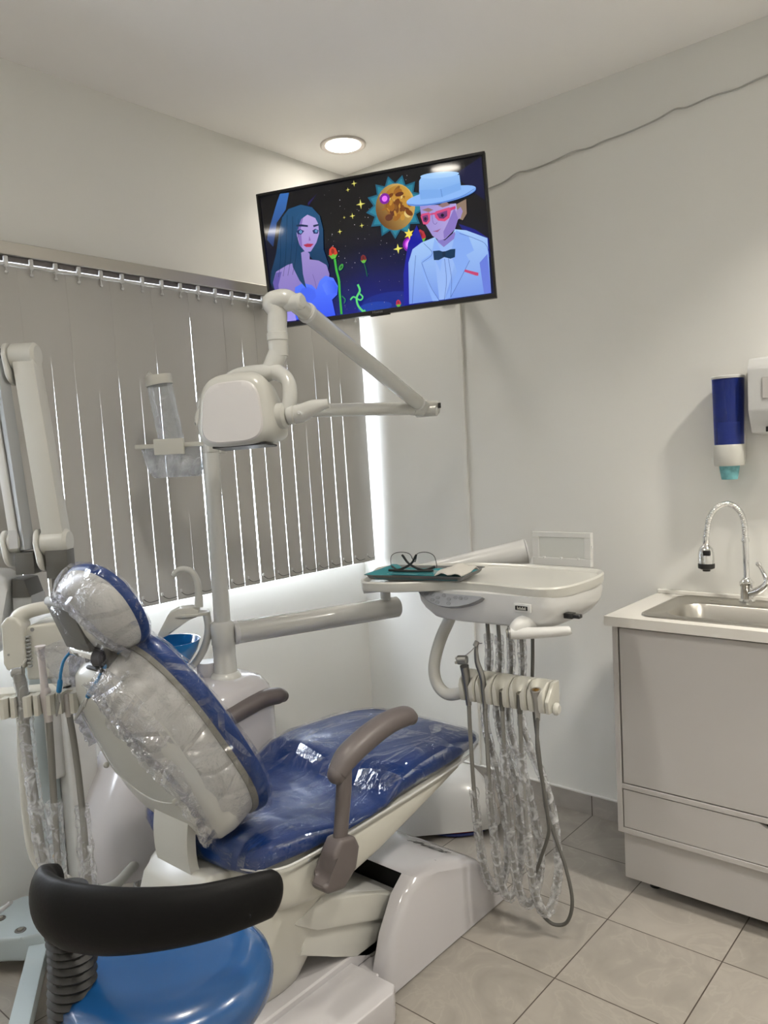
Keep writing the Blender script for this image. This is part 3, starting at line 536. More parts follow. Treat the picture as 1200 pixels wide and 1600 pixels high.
# countertop with a cut-out for the bowl
bm = B(); K0, K1, KY0, KY1 = 1.508, 1.975, -0.385, -0.075
for a in ((1.402, K0, -0.446, -0.0), (K1, 2.56, -0.446, 0), (K0, K1, -0.446, KY0), (K0, K1, KY1, 0)): bx(bm, a[0], a[1], a[2], a[3], 0.8595, 0.8895)
bmesh.ops.remove_doubles(bm, verts=bm.verts, dist=1e-5)
bx(bm, 1.402, 2.56, -0.016, 0, 0.8895, 0.903, 0.002, 1)
tag(obj('countertop', bm, M_counter, origin=(1.98, -0.22, 0.8595), flat=True), 'white laminate countertop with a low upstand along the back wall', 'countertop')
# stainless sink
sk = thing('kitchen_sink', (1.74, -0.23, 0.8895), 'stainless steel sink bowl set into the white countertop', 'sink')
def rr(x0, x1, y0, y1, r, z, n=6):
    out = []
    for cx, cy, a0 in ((x1-r, y1-r, 0), (x0+r, y1-r, 90), (x0+r, y0+r, 180), (x1-r, y0+r, 270)):
        for i in range(n+1): a = math.radians(a0+90*i/n); out.append((cx+r*math.cos(a), cy+r*math.sin(a), z))
    return out
X0, X1, Y0, Y1 = 1.490, 1.992, -0.405, -0.038
bm = B(); loft(bm, [rr(X0, X1, Y0, Y1, 0.045, 0.8895), rr(X0+0.001, X1-0.001, Y0+0.001, Y1-0.001, 0.045, 0.8945), rr(X0+0.006, X1-0.006, Y0+0.006, Y1-0.006, 0.042, 0.8960), rr(X0+0.012, X1-0.012, Y0+0.012, Y1-0.012, 0.04, 0.8925),
     rr(X0+0.052, X1-0.052, Y0+0.045, Y1-0.088, 0.07, 0.8925), rr(X0+0.058, X1-0.058, Y0+0.051, Y1-0.094, 0.07, 0.886), rr(X0+0.070, X1-0.070, Y0+0.062, Y1-0.104, 0.065, 0.78), rr(X0+0.10, X1-0.10, Y0+0.09, Y1-0.13, 0.06, 0.765)], caps=False)
f = [v for v in bm.verts if abs(v.co.z-0.765) < 1e-5]; bm.faces.new(f)
obj('basin', bm, M_steel, sk, ang=50)
obj('overflow_slot', lathe(B(), [(0, 0), (0.016, 0), (0.017, 0.0015), (0.013, 0.003), (0, 0.003)], Matrix.Translation((1.622, -0.083, 0.8925)) @ Matrix.Diagonal((1.3, .7, 1, 1)), 20), M_steel, sk)
obj('drain', lathe(B(), [(0, 0), (0.03, 0), (0.032, 0.003), (0.022, 0.004), (0, 0.002)], Matrix.Translation((1.74, -0.23, 0.7655)), 20), M_chrome, sk)
# tap
fx, fy, fz = 1.716, -0.070, 0.8925
ft = thing('kitchen_tap', (fx, fy, fz), 'chrome swan-neck tap with flexible spout and black spray head', 'tap')
obj('tap_body', lathe(B(), [(0, 0), (0.024, 0), (0.025, 0.006), (0.019, 0.012), (0.019, 0.050), (0.022, 0.056), (0.022, 0.066), (0.013, 0.075), (0.011, 0.080), (0, 0.08)], Matrix.Translation((fx, fy, fz)), 24), M_chrome, ft)
bm = B(); cyl(bm, (fx, fy, fz+0.078), (fx-0.002, fy, fz+0.20), 0.0095, 18); lathe(bm, [(0, 0), (0.012, 0), (0.0125, 0.006), (0.011, 0.012), (0, 0.012)], Matrix.Translation((fx-0.002, fy, fz+0.195)), 18); obj('riser', bm, M_chrome, ft)
bm = B(); pth = [(fx-0.002, fy, fz+0.205), (fx-0.004, fy-0.001, fz+0.255), (fx-0.017, fy-0.006, fz+0.295), (fx-0.046, fy-0.018, fz+0.318), (fx-0.078, fy-0.032, fz+0.306), (fx-0.099, fy-0.042, fz+0.27), (fx-0.107, fy-0.048, fz+0.215)]
tube(bm, pth, 0.0095, 14, 22, fn=lambda i, j: 1.0+0.09*math.sin(i*1.9)); obj('flexible_spout', bm, M_chrome, ft, ang=70)
hx, hy, hz = fx-0.108, fy-0.050, fz
bm = B(); lathe(bm, [(0, 0.215), (0.010, 0.215), (0.011, 0.195), (0.009, 0.190), (0.013, 0.184), (0.021, 0.176), (0.0245, 0.160), (0.0250, 0.128), (0, 0.128)], Matrix.Translation((hx, hy, hz)), 24); sh = obj('spray_head', bm, M_chrome, ft)
bm = B(); lathe(bm, [(0, 0.127), (0.0255, 0.127), (0.0262, 0.121), (0.0255, 0.112), (0.017, 0.108), (0.012, 0.107), (0.012, 0.102), (0, 0.102)], Matrix.Translation((hx, hy, hz)), 24); obj('rubber_nozzle', bm, M_blackp, sh); bm = B(); bx(bm, hx-0.002, hx+0.020, hy-0.0275, hy-0.015, hz+0.155, hz+0.172, 0.003, 2); obj('spray_button', bm, M_blackp, sh)
bm = B(); tube(bm, [(fx+0.012, fy-0.004, fz+0.030), (fx+0.040, fy-0.008, fz+0.044), (fx+0.062, fy-0.008, fz+0.070), (fx+0.052, fy-0.004, fz+0.098), (fx+0.040, fy-0.002, fz+0.120)], [0.014, 0.012, 0.010, 0.007, 0.0055], 14, 6)
lathe(bm, [(0, 0), (0.006, 0.001), (0.009, 0.008), (0.006, 0.015), (0, 0.016)], axis((fx+0.039, fy-0.002, fz+0.118), (-.3, 0, 1)), 14); obj('lever', bm, M_chrome, ft)

# ------------------------------------------------------------------ paper cup dispenser
dx, dy = 1.668, -0.060
cd = thing('cup_dispenser', (dx, -0.05, 1.33), 'blue translucent paper cup dispenser tube on the back wall', 'cup dispenser')
def dring(z, r, k=1.0): return sring((dx, dy, z), (1, 0, 0), (0, 1, 0), r, r*k, 2.3, 32)
M_bt = mat('blue_translucent_plastic', (0.035, 0.065, 0.33), 0.12, coat=0.3); nt = M_bt.node_tree; tb = nt.nodes.new('ShaderNodeBsdfTransparent'); tb.inputs[0].default_value = (0.30, 0.38, 0.78, 1); mx = nt.nodes.new('ShaderNodeMixShader'); mx.inputs[0].default_value = 0.62
nt.links.new(nt.nodes['Principled BSDF'].outputs[0], mx.inputs[1]); nt.links.new(tb.outputs[0], mx.inputs[2]); nt.links.new(mx.outputs[0], nt.nodes['Material Output'].inputs[0])
bm = B(); loft(bm, [dring(1.395, 0.043), dring(1.612, 0.047), dring(1.612, 0.0445), dring(1.395, 0.0405)], caps=False); 
obj('tube', bm, M_bt, cd, ang=50)
bm = B(); loft(bm, [dring(1.609, 0.049), dring(1.6155, 0.050), dring(1.619, 0.046)]); bx(bm, dx-0.035, dx+0.035, -0.02, -0.001, 1.34, 1.612, 0.003, 1); obj('mounting_back', bm, M_white, cd)
bm = B(); loft(bm, [dring(1.332, 0.043), dring(1.336, 0.0455), dring(1.396, 0.0465), dring(1.400, 0.044), dring(1.396, 0.038), dring(1.334, 0.036)], caps=False); obj('collar', bm, M_creamw, cd, ang=50)
def cup(zb, zt, m, name, label, group):
    bm = B(); lathe(bm, [(0, zb), (0.0235, zb), (0.0245, zb+0.002), (0.0330, zt-0.002), (0.0350, zt), (0.0322, zt), (0.022, zb+0.004), (0, zb+0.004)], Matrix.Translation((dx, dy-0.002, 0)), 28); tag(obj(name, bm, m, origin=(dx, dy, zb)), label, 'paper cup', group)
M_cup = mat('turquoise_paper_cup', (0.16, 0.42, 0.46), 0.6, var=0.25, vscale=60); M_cup2 = mat('pale_paper_cup', (0.45, 0.62, 0.68), 0.6)
cup(1.288, 1.345, M_cup, 'paper_cup', 'turquoise printed paper cup hanging out of the blue dispenser', 'paper cups in the dispenser')
ords = ['lowest', 'second from bottom', 'third from bottom', 'fourth from bottom', 'middle', 'fifth from top', 'fourth from top', 'third from top', 'second from top', 'topmost']
for i in range(10): cup(1.362+i*0.0083-0.012, 1.3985+i*0.0083-0.002, M_cup2, 'paper_cup', 'pale paper cup rim, %s of the stack inside the blue dispenser' % ords[i], 'paper cups in the dispenser')
# paper towel dispenser at the right edge
pt = thing('paper_towel_dispenser', (1.85, -0.06, 1.42), 'white paper towel dispenser box on the wall at the right edge', 'towel dispenser')
obj('cover', prism(B(), [(0, 1.445), (0, 1.672), (-0.10, 1.66), (-0.118, 1.63), (-0.118, 1.50), (-0.085, 1.432), (0, 1.425)], 1.742, 2.02, YZ, 0.006, 2), M_white, pt)
bm = B(); bx(bm, 1.785, 1.98, -0.1225, -0.117, 1.535, 1.60, 0.002, 1); obj('level_window', bm, mat('frosted_window', (0.50, 0.48, 0.46), 0.3), pt)
bm = B(); bx(bm, 1.79, 1.97, -0.108, -0.092, 1.434, 1.45, 0.001, 1); obj('paper_slot', bm, M_dark, pt)
# ------------------------------------------------------------------ treatment chair
ch = thing('dental_chair', (0.85, -1.35, 0), 'blue dental treatment chair wrapped in clear plastic, reclined, on a glossy white base', 'dental chair')
XC = 0.85
def xsec(y, hw, z0, z1, e=4.0, n=40, cx=XC, taper=0.0): return sring((cx, y, (z0+z1)/2), (1, 0, 0), (0, 0, 1), hw, (z1-z0)/2, e, n, taper)
# seat and leg cushion
SEAT = [(-1.625, 0.120, 0.478, 0.500), (-1.620, 0.175, 0.466, 0.520), (-1.600, 0.225, 0.457, 0.538), (-1.560, 0.255, 0.472, 0.545), (-1.480, 0.270, 0.472, 0.542), (-1.380, 0.275, 0.476, 0.520), (-1.270, 0.275, 0.482, 0.509), (-1.195, 0.275, 0.484, 0.514), (-1.155, 0.274, 0.485, 0.540), (-1.120, 0.272, 0.485, 0.559), (-1.040, 0.270, 0.486, 0.566), (-0.950, 0.268, 0.486, 0.563), (-0.850, 0.262, 0.487, 0.557), (-0.760, 0.250, 0.488, 0.550), (-0.700, 0.228, 0.491, 0.540), (-0.672, 0.185, 0.498, 0.527), (-0.663, 0.120, 0.495, 0.515)]
def seat_rings(g=0.0, wob=0.0):
    out = []
    rr_ = []
    for i in range(len(SEAT)-1):
        for k in range(3):
            t = k/3; rr_.append(tuple(SEAT[i][j]*(1-t)+SEAT[i+1][j]*t for j in range(4)))
    rr_.append(SEAT[-1])
    for y, hw, z0, z1 in rr_:
        r = xsec(y, hw+g, z0-g*0.2, z1+g, 3.6, 56)
        if wob:
            r2 = []
            for p in r:
                d = noise.noise(p*9)*1.0+noise.noise(p*23)*0.5; c = Vector((XC, p.y, (z0+z1)/2)); q = (p-c).normalized(); r2.append(p+q*wob*(0.5+d)+Vector((0, wob*.4*noise.noise(p*15), 0)))
            r = r2
        out.append(r)
    return out
obj('seat_cushion', loft(B(), seat_rings()), M_blue, ch)
bm = B()
tube(bm, [(XC+.10, -1.622, .486), (XC+0.20, -1.608, .482), (XC+0.257, -1.565, .482), (XC+.274, -1.50, .483), (XC+.280, -1.35, .486), (XC+.280, -1.1, .491), (XC+.275, -0.95, .492), (XC+.262, -0.80, .494), (XC+.232, -0.700, .497)], 0.0032, 8, 5)
obj('piping', bm, M_white, ch)
obj('seat_film', loft(B(), seat_rings(0.006, 0.005), caps=True), M_filmS, ch, ang=60)
# cream shell below the cushion
SH = [(-1.60, .15, .41, .470), (-1.585, .21, .37, .476), (-1.54, .250, .345, .482), (-1.45, .266, .332, .486), (-1.34, .271, .338, .488), (-1.22, .271, .362, .490), (-1.08, .269, .402, .491), (-0.94, .263, .440, .492), (-0.83, .248, .458, .493), (-0.74, .21, .470, .494)]
bm = B(); loft(bm, [xsec(y, hw, z0, z1+0.004, 4.6, 44, taper=0.0) for y, hw, z0, z1 in SH]); obj('seat_shell', bm, M_cream, ch)
# pedestal body under the seat
bm = B(); loft(bm, [sring((XC, yy, z), (1, 0, 0), (0, 1, 0), a, b, 3.0, 36) for z, yy, a, b in ((.40, -1.47, .225, .20), (.33, -1.485, .225, .205), (.25, -1.495, .215, .175), (.17, -1.505, .195, .155), (.11, -1.51, .17, .125), (.10, -1.51, .16, .115))]); obj('pedestal_cover', bm, M_cream, ch)
# rear frame box behind the seat
bm = B(); prism(bm, [(-1.730, .27), (-1.725, .36), (-1.700, .43), (-1.665, .462), (-1.58, .45), (-1.50, .40), (-1.48, .27)], XC-0.095, XC+0.125, YZ, 0.010, 3); obj('rear_frame', bm, M_creamw, ch)
bm = B(); bx(bm, XC-.03, XC+.095, -1.738, -1.70, .335, .385, 0.002, 1); bx(bm, XC+.09, XC+.127, -1.70, -1.56, .35, .415, 0.002, 1); obj('rear_opening', bm, M_dark, ch)
# curved backrest support
bm = B(); cs = smooth_path([(0, -1.655, .60), (0, -1.665, .53), (0, -1.66, .46), (0, -1.635, .40), (0, -1.58, .35), (0, -1.50, .325)], 6); T = 0.012
rings = []
for i, p in enumerate(cs):
    d = (cs[min(i+1, len(cs)-1)]-cs[max(i-1, 0)]).normalized(); nn = Vector((0, d.z, -d.y))*T; x0_, x1_ = XC-0.070, XC+0.070
    rings.append([Vector((x0_, p.y, p.z))+nn, Vector((x1_, p.y, p.z))+nn, Vector((x1_, p.y, p.z))-nn, Vector((x0_, p.y, p.z))-nn])
loft(bm, rings); obj('backrest_support', bm, M_creamw, ch)
bm = B(); tube(bm, [(XC+.02, -1.64, .43), (XC+.10, -1.60, .42), (XC+.17, -1.60, .44), (XC+.22, -1.63, .455)], .004, 6, 5); obj('film_cord', bm, M_white, ch)
# backrest : local frame (u lateral, d upward along the back, n towards the patient)
BO = Vector((XC, -1.56, .50)); BD = Vector((0, -.450, .893)); BN = Vector((0, .893, .450)); BU = Vector((1, 0, 0))
def BP(u, s, m): return BO+BU*u+BD*s+BN*m
def egg(m, hw, s0, s1, e=2.5, tap=0.20, n=56): return sring(BP(0, (s0+s1)/2, m), BU, BD, hw, (s1-s0)/2, e, n, tap)
bm = B(); loft(bm, [egg(-.064, .08, .17, .42, 2.6, .2), egg(-.062, .130, .110, .49, 2.7, .24), egg(-.055, .168, .070, .535, 2.8, .26), egg(-.040, .186, .050, .556, 2.8, .25), egg(-.01, .200, .043, .566, 2.7, .24), egg(.02, .210, .044, .572, 2.6, .22), egg(.042, .214, .047, .572, 2.6, .21), egg(.048, .209, .052, .566, 2.6, .21)])
obj('backrest_shell', bm, M_creamw, ch)
bm = B(); loft(bm, [egg(.040, .217, .045, .576, 2.6, .21), egg(.046, .221, .041, .580, 2.6, .21), egg(.056, .221, .041, .580, 2.6, .21), egg(.058, .212, .049, .572, 2.6, .21)]); obj('backrest_rim', bm, mat('olive_grey_edge', (0.24, 0.23, 0.19), .5), ch)
bm = B(); loft(bm, [egg(.050, .219, .041, .582, 2.5, .20), egg(.058, .229, .032, .590, 2.5, .20), egg(.074, .233, .027, .593, 2.5, .20), egg(.088, .228, .032, .588, 2.5, .20), egg(.099, .206, .055, .565, 2.5, .20), egg(.103, .14, .12, .49, 2.5, .2)]); obj('backrest_cushion', bm, M_blue, ch)
bm = B(); lathe(bm, [(0, .004), (.010, .003), (.0135, 0), (.0135, -.01), (0, -.01)], axis(BP(.118, .150, -.058), (.35, -.85, -.4)), 20); obj('shell_plug', bm, M_creamw, ch)
bm = B(); lathe(bm, [(0, .004), (.010, .003), (.0135, 0), (.0135, -.01), (0, -.01)], axis(BP(.120, .42, -.055), (.35, -.85, -.4)), 20); obj('shell_plug', bm, M_creamw, ch)
bm = B(); bx(bm, -.035, .035, -.004, .004, -.003, .003, 0, 1, frame(BP(.02, .562, -.032), BU, BN, BD)); obj('shell_slot', bm, M_blackp, ch)
# plastic film bagged over the backrest: right flank, top left corner, and the cord across the shell
def film_ring(m, hw, s0, s1, amp, seed, tap=.2, e=2.5, n=96):
    r = egg(m, hw, s0, s1, e, tap, n); c = BP(0, (s0+s1)/2, m)
    return [p+(p-c).normalized()*amp*(noise.noise(p*24+Vector((seed,)*3))+.5*noise.noise(p*60))+BN*amp*.9*noise.noise(p*30+Vector((9, seed, 0))) for p in r]
RC = [film_ring(.109, .17, .08, .54, .004, 1), film_ring(.098, .226, .030, .590, .005, 1), film_ring(.076, .241, .018, .602, .005, 2), film_ring(.050, .234, .026, .597, .006, 3)]
bm = B(); R = [[bm.verts.new(p) for p in r] for r in RC]; n_ = len(R[0])
for i in range(len(R)-1):
    for j in range(n_): bm.faces.new((R[i][j], R[i][(j+1) % n_], R[i+1][(j+1) % n_], R[i+1][j]))
obj('backrest_film', bm, M_filmB, ch, ang=75)
RH = [RC[-1], film_ring(.025, .222, .034, .590, .006, 4), film_ring(-.005, .212, .037, .584, .007, 5), film_ring(-.030, .200, .042, .574, .008, 6)]
bm = B(); R = [[bm.verts.new(p) for p in r] for r in RH]
for i in range(len(R)-1):
    for j in range(n_):
        a = 2*PI*j/n_
        if not (math.cos(a) > -.15 or math.sin(a) > .8): continue
        bm.faces.new((R[i][j], R[i][(j+1) % n_], R[i+1][(j+1) % n_], R[i+1][j]))
# crumpled hem gathered on the back face: outer edge follows the shell's right edge, inner edge crosses the face
def cr(pts, t):
    x = t*(len(pts)-1); i = min(int(x), len(pts)-2); f = x-i; return Vector(pts[i])*(1-f)+Vector(pts[i+1])*f
OUT = [(.04, .568, 0), (.12, .545, 0), (.158, .46, 0), (.178, .37, 0), (.190, .28, 0), (.190, .19, 0), (.170, .11, 0), (.12, .060, 0)]
INN = [(.060, .560, 0), (.058, .50, 0), (.078, .43, 0), (.092, .365, 0), (.128, .325, 0), (.150, .26, 0), (.156, .18, 0), (.125, .085, 0)]
hem = []
for k in range(9):
    f = k/8; row = []
    for j in range(60):
        t = j/59; q = cr(OUT, t)*(1-f)+cr(INN, t)*f; edge = max(0, 1-abs(q.x)/.2)
        m = -.020-.050*min(1, f*1.8) if t < .93 else -.03-.035*f
        m -= .006; p = BP(q.x, q.y, m)
        am = .006+.010*f
        row.append(p-BN*am*(.6+noise.noise(p*34)+.6*abs(noise.noise(p*80)))+BU*am*1.4*f*noise.noise(p*46)+BD*am*noise.noise(p*53))
    hem.append([bm.verts.new(p) for p in row])
for k in range(8):
    for j in range(59): bm.faces.new((hem[k][j], hem[k][j+1], hem[k+1][j+1], hem[k+1][j]))
# loose flap at the upper left
for layer in (0, 1):
    fl = []
    for k in range(16):
        f = k/15; row = []
        for j in range(14):
            t = j/13; p = BP(-.115-.045*f-(.075-.03*f)*t, .600-.30*f, .03-.075*t-.01*layer); row.append(p+Vector((.016*noise.noise(p*30+Vector((layer, 0, 0))), .018*noise.noise(p*34+Vector((4, 4, layer))), .014*noise.noise(p*26))))
        fl.append([bm.verts.new(p) for p in row])
    for k in range(15):
        for j in range(13): bm.faces.new((fl[k][j], fl[k][j+1], fl[k+1][j+1], fl[k+1][j]))
obj('gathered_film', bm, M_filmH, ch, ang=75)
M_ruf = film('film_ruffle', (0.93, 0.93, 0.96), 0.22, 0.12, 40, 0.02, crease=0.8, ridge=1)
def ruffle(pts, r, seed):
    bm = B(); q = smooth_path(pts, 14); tube(bm, q, r, 12, 1, fn=lambda i, j: 1.0+.8*noise.noise(Vector((i*.45, j*.8, seed)))+.5*noise.noise(Vector((i*1.3, j*1.7, seed+5)))); obj('film_ruffle', bm, M_ruf, ch, ang=80)
ruffle([BP(p[0]-.004, p[1], -.072 if k < 4 else -.062) for k, p in enumerate(INN)], .0085, 1)
ruffle([BP(-.115, .595, .02), BP(-.160, .52, -.005), BP(-.205, .44, -.02), BP(-.225, .36, -.04), BP(-.200, .30, -.055)], .012, 2)
bm = B(); tube(bm, [BP(-.19, .36, -.045), BP(-.165, .24, -.062), BP(-.10, .205, -.070), BP(-.02, .185, -.072), BP(.07, .20, -.070), BP(.10, .22, -.068)], .0018, 6, 8); tube(bm, [BP(-.215, .52, -.02), BP(-.20, .40, -.04), BP(-.19, .36, -.045)], .0018, 6, 6)
obj('film_cord', bm, mat('clear_elastic', (.62, .62, .60), .2), ch)
for u, s in ((-.168, .25), (.10, .215)):
    bm = B(); bmesh.ops.create_icosphere(bm, subdivisions=2, radius=.008, matrix=Matrix.Translation(BP(u, s, -.069))); obj('cord_lock', bm, M_cream, ch)
# headrest
HO = Vector((XC+.005, -1.800, 1.118)); HD = Vector((0, -.42, .907)); HN = Vector((0, .907, .42))
def HP(u, s, m): return HO+BU*u+HD*s+HN*m
def hring(m, a, b, n=44, e=2.3, amp=0, seed=0):
    r = sring(HP(0, 0, m), BU, HD, a, b, e, n)
    if amp: r = [p+(p-HP(0, 0, m)).normalized()*amp*(noise.noise(p*28+Vector((seed,)*3))+.5*noise.noise(p*70))+HN*amp*.7*noise.noise(p*33) for p in r]
    return r
bm = B(); loft(bm, [hring(-.070, .05, .03), hring(-.066, .085, .060), hring(-.054, .108, .082), hring(-.032, .122, .096), hring(-.008, .127, .101), hring(.0, .122, .097)]); obj('headrest_shell', bm, M_creamw, ch)
bm = B(); loft(bm, [hring(-.010, .124, .099), hring(-.004, .130, .105), hring(.006, .132, .107), hring(.016, .128, .103), hring(.024, .110, .086), hring(.027, .07, .05)]); obj('headrest_cushion', bm, M_blue, ch)
hA = [hring(.033, .09, .07, 72, 2.3, .003, 1), hring(.026, .120, .096, 72, 2.3, .005, 1), hring(.006, .140, .115, 72, 2.3, .006, 2), hring(-.012, .136, .112, 72, 2.3, .007, 3)]
bm = B(); loft(bm, hA, caps=False); obj('headrest_film', bm, M_filmB, ch, ang=75)
bm = B(); loft(bm, [hA[-1], hring(-.036, .130, .104, 72, 2.3, .009, 4), hring(-.060, .114, .088, 72, 2.3, .010, 5), hring(-.076, .086, .062, 72, 2.3, .011, 6), hring(-.080, .060, .045, 72, 2.3, .010, 7)], caps=False); obj('gathered_film', bm, M_filmH, ch, ang=75)
ruffle([HP(-.085, .045, -.060), HP(-.03, .075, -.070), HP(.03, .045, -.080), HP(.075, -.02, -.072), HP(.09, -.085, -.045)], .008, 3)
# headrest bracket plate and hinge
bm = B(); prism(bm, [(-1.872, 1.140), (-1.884, 1.134), (-1.842, 1.022), (-1.826, 1.016)], XC-.105, XC+.005, YZ, .003, 2); obj('headrest_plate', bm, M_dgrey, ch)
bm = B(); cyl(bm, (XC-.100, -1.878, 1.136), (XC-.012, -1.876, 1.130), .011, 16, .003); tube(bm, [(XC-.012, -1.872, 1.128), (XC+.02, -1.83, 1.10), (XC+.05, -1.79, 1.06), (XC+.055, -1.765, 1.03)], [.010, .012, .011, .008], 10, 5); obj('headrest_arm', bm, M_grey, ch)
bm = B(); bx(bm, XC-.098, XC+.02, -1.842, -1.812, 1.004, 1.026, .006, 2); obj('headrest_lower_bar', bm, M_chrome, ch)
bm = B(); cyl(bm, (XC+.012, -1.834, 1.010), (XC+.040, -1.826, 1.010), .021, 24, .004); cyl(bm, (XC+.036, -1.832, 1.010), (XC+.044, -1.829, 1.010), .012, 20, .002); obj('lock_knob', bm, mat('smoky_knob', (.05, .05, .06), .2), ch)
bm = B(); bx(bm, XC-.05, XC+.05, -1.83, -1.80, .985, 1.06, .006, 2); obj('headrest_stem', bm, M_dgrey, ch)
# armrests
def armrest(x, sgn, pts_up, pad, base, m):
    bm = B(); tube(bm, pts_up, [.020, .021, .022, .023], 16, 4, flat=.72, ref=(0, 1, 0)); a = obj('armrest', bm, m, ch)
    bm = B(); tube(bm, pad, [.023, .029, .030, .029, .027, .020], 18, 5, flat=1.1, ref=(0, 0, 1))
    for e_, r_ in ((pad[0], .0225), (pad[-1], .0190)): bmesh.ops.create_uvsphere(bm, u_segments=16, v_segments=10, radius=r_*1.05, matrix=Matrix.Translation(e_))
    obj('armrest_pad', bm, m, a)
    bm = B(); prism(bm, base, x-.026, x+.026, YZ, .012, 3); obj('armrest_pivot', bm, m, a); return a
armrest(1.165, 1, [(1.165, -1.418, .485), (1.165, -1.405, .55), (1.165, -1.392, .62), (1.165, -1.388, .668)],
        [(1.165, -1.412, .668), (1.165, -1.375, .698), (1.165, -1.30, .722), (1.165, -1.22, .736), (1.165, -1.15, .733), (1.165, -1.125, .722)],
        [(-1.500, .432), (-1.488, .410), (-1.43, .398), (-1.385, .430), (-1.370, .480), (-1.385, .512), (-1.435, .520), (-1.460, .490), (-1.468, .440)], M_arm)
armrest(0.535, -1, [(.535, -1.36, .49), (.535, -1.335, .55), (.535, -1.31, .60), (.535, -1.29, .625)],
        [(.535, -1.31, .622), (.535, -1.25, .640), (.535, -1.17, .655), (.535, -1.10, .662), (.535, -1.04, .655), (.535, -1.02, .648)],
        [(-1.43, .44), (-1.36, .40), (-1.31, .44), (-1.30, .50), (-1.36, .52), (-1.40, .49)], M_arm)
# lift links, plinth and base cover
bm = B(); prism(bm, [(-1.09, .190), (-1.155, .145), (-1.42, .245), (-1.50, .30), (-1.40, .325), (-1.20, .238)], .68, 1.075, YZ, .010, 2); obj('lift_arm', bm, M_creamw, ch)
bm = B(); prism(bm, [(-1.10, .165), (-1.205, .055), (-1.36, .140), (-1.47, .200), (-1.44, .262), (-1.15, .165)], .70, 1.060, YZ, .006, 2); obj('lift_arm', bm, M_creamw, ch)
bm = B(); prism(bm, [(-1.09, .150), (-1.15, .165), (-1.36, .262), (-1.40, .30), (-1.34, .300), (-1.09, .192)], .70, 1.05, YZ, .005, 2); obj('link_cover', bm, M_white, ch)
bm = B(); bx(bm, .62, 1.12, -1.085, -.98, .02, .250, .004, 1); obj('base_mouth_shade', bm, M_dark, ch)  # near-black block stands in for the shade inside the cover's mouth
# wedge shaped cover
def wedge(x, g): return [(x, p[0], p[1]) for p in [(-1.268+g*.6, 0.004), (-1.262+g, .05), (-1.225+g, .150), (-1.170+g, .232), (-1.120+g, .268-g*.4), (-1.02, .262-g*.5), (-.86, .212-g*.6), (-.800-g*.4, .178-g*.5), (-.715-g, .085), (-.650-g, .004)]]
bm = B(); rings = [wedge(.560, .022), wedge(.575, .004), wedge(.590, 0), wedge(1.100, 0), wedge(1.128, .004), wedge(1.143, .018), wedge(1.1505, .040)]
R = [[bm.verts.new(p) for p in r] for r in rings]
for i in range(len(R)-1):
    for j in range(len(R[0])-1):
        if 1 <= j <= 3 and i in (2,): continue            # open mouth where the lift arms leave the cover
        bm.faces.new((R[i][j], R[i][j+1], R[i+1][j+1], R[i+1][j]))
bm.faces.new(R[0][::-1]); bm.faces.new(R[-1])
obj('base_cover', bm, M_lav, ch, ang=32)
bm = B(); prism(bm, [(.90, -1.045), (1.10, -1.045), (1.12, -1.02), (1.12, -.868), (.90, -.868)], 0, .0015, Matrix(((1, 0, 0, 0), (0, 1, 0, 0), (0, -.30, 1, -.046), (0, 0, 0, 1))), 0); bm.free()
tz = lambda y: .262-(y+1.02)*(.262-.212)/.16+.0012
sl = Vector((0, .16, -.05)).normalized()
obj('cover_lettering', text_bm('XNADE', .040, frame((1.012, -.893, tz(-.893)), (1, 0.02, 0), sl, Vector((1, 0, 0)).cross(sl)), .0003, .5), mat('dark_print', (.03, .03, .035), .4), ch, flat=True)
bm = B(); prism(bm, [(.575, -1.30), (1.205, -1.288), (1.222, -1.315), (1.215, -1.62), (1.19, -1.66), (.60, -1.66), (.560, -1.62), (.555, -1.33)], .004, .088, None, .008, 3)
prism(bm, [(.62, -1.10), (1.06, -1.10), (1.06, -1.60), (1.03, -1.64), (.66, -1.64), (.62, -1.60)], .06, .107, None, .012, 3); obj('base_plinth', bm, M_lav, ch, ang=32)
bm = B(); bx(bm, .60, 1.12, -1.29, -1.20, .004, .06, .003, 1); obj('plinth_bridge', bm, M_lav, ch)
bm = B(); tube(bm, [(1.04, -1.30, .092), (1.03, -1.20, .12), (1.02, -1.14, .15)], .006, 8, 4); obj('lift_pin', bm, M_dark, ch)
# bib holder: a cord with two clips over the headrest stem
bib = thing('bib_holder', (XC, -1.84, 1.04), 'blue bib cord with two metal crocodile clips hanging over the headrest', 'bib holder')
M_cord = mat('blue_cord', (.01, .16, .36), .4)
pL = [(.745, -1.822, 1.016), (.737, -1.845, .992), (.735, -1.855, .964), (.735, -1.858, .948)]
pR = [(.900, -1.772, 1.030), (.896, -1.806, 1.016), (.892, -1.832, .992), (.888, -1.848, .970), (.886, -1.856, .958)]
for p in (pL, pR):
    bm = B(); tube(bm, p, .0036, 10, 6); obj('cord', bm, M_cord, bib)
    e = Vector(p[-1]); d = (Vector(p[-1])-Vector(p[-2])).normalized(); bm = B(); lathe(bm, [(0, 0), (.005, 0), (.0062, .006), (.0062, .026), (.004, .030), (0, .03)], axis(e, d), 14); obj('cord_end', bm, M_cord, bib)
    bm = B(); a = e+d*.028
    for s in (-1, 1): tube(bm, [a, a+d*.02+BU*.004*s, a+d*.055+BU*.001*s], [.003, .004, .0015], 8, 3, flat=.6)
    tube(bm, [a, a+d*.022+BU*.009], .0016, 6, 3); obj('crocodile_clip', bm, M_tool, bib)

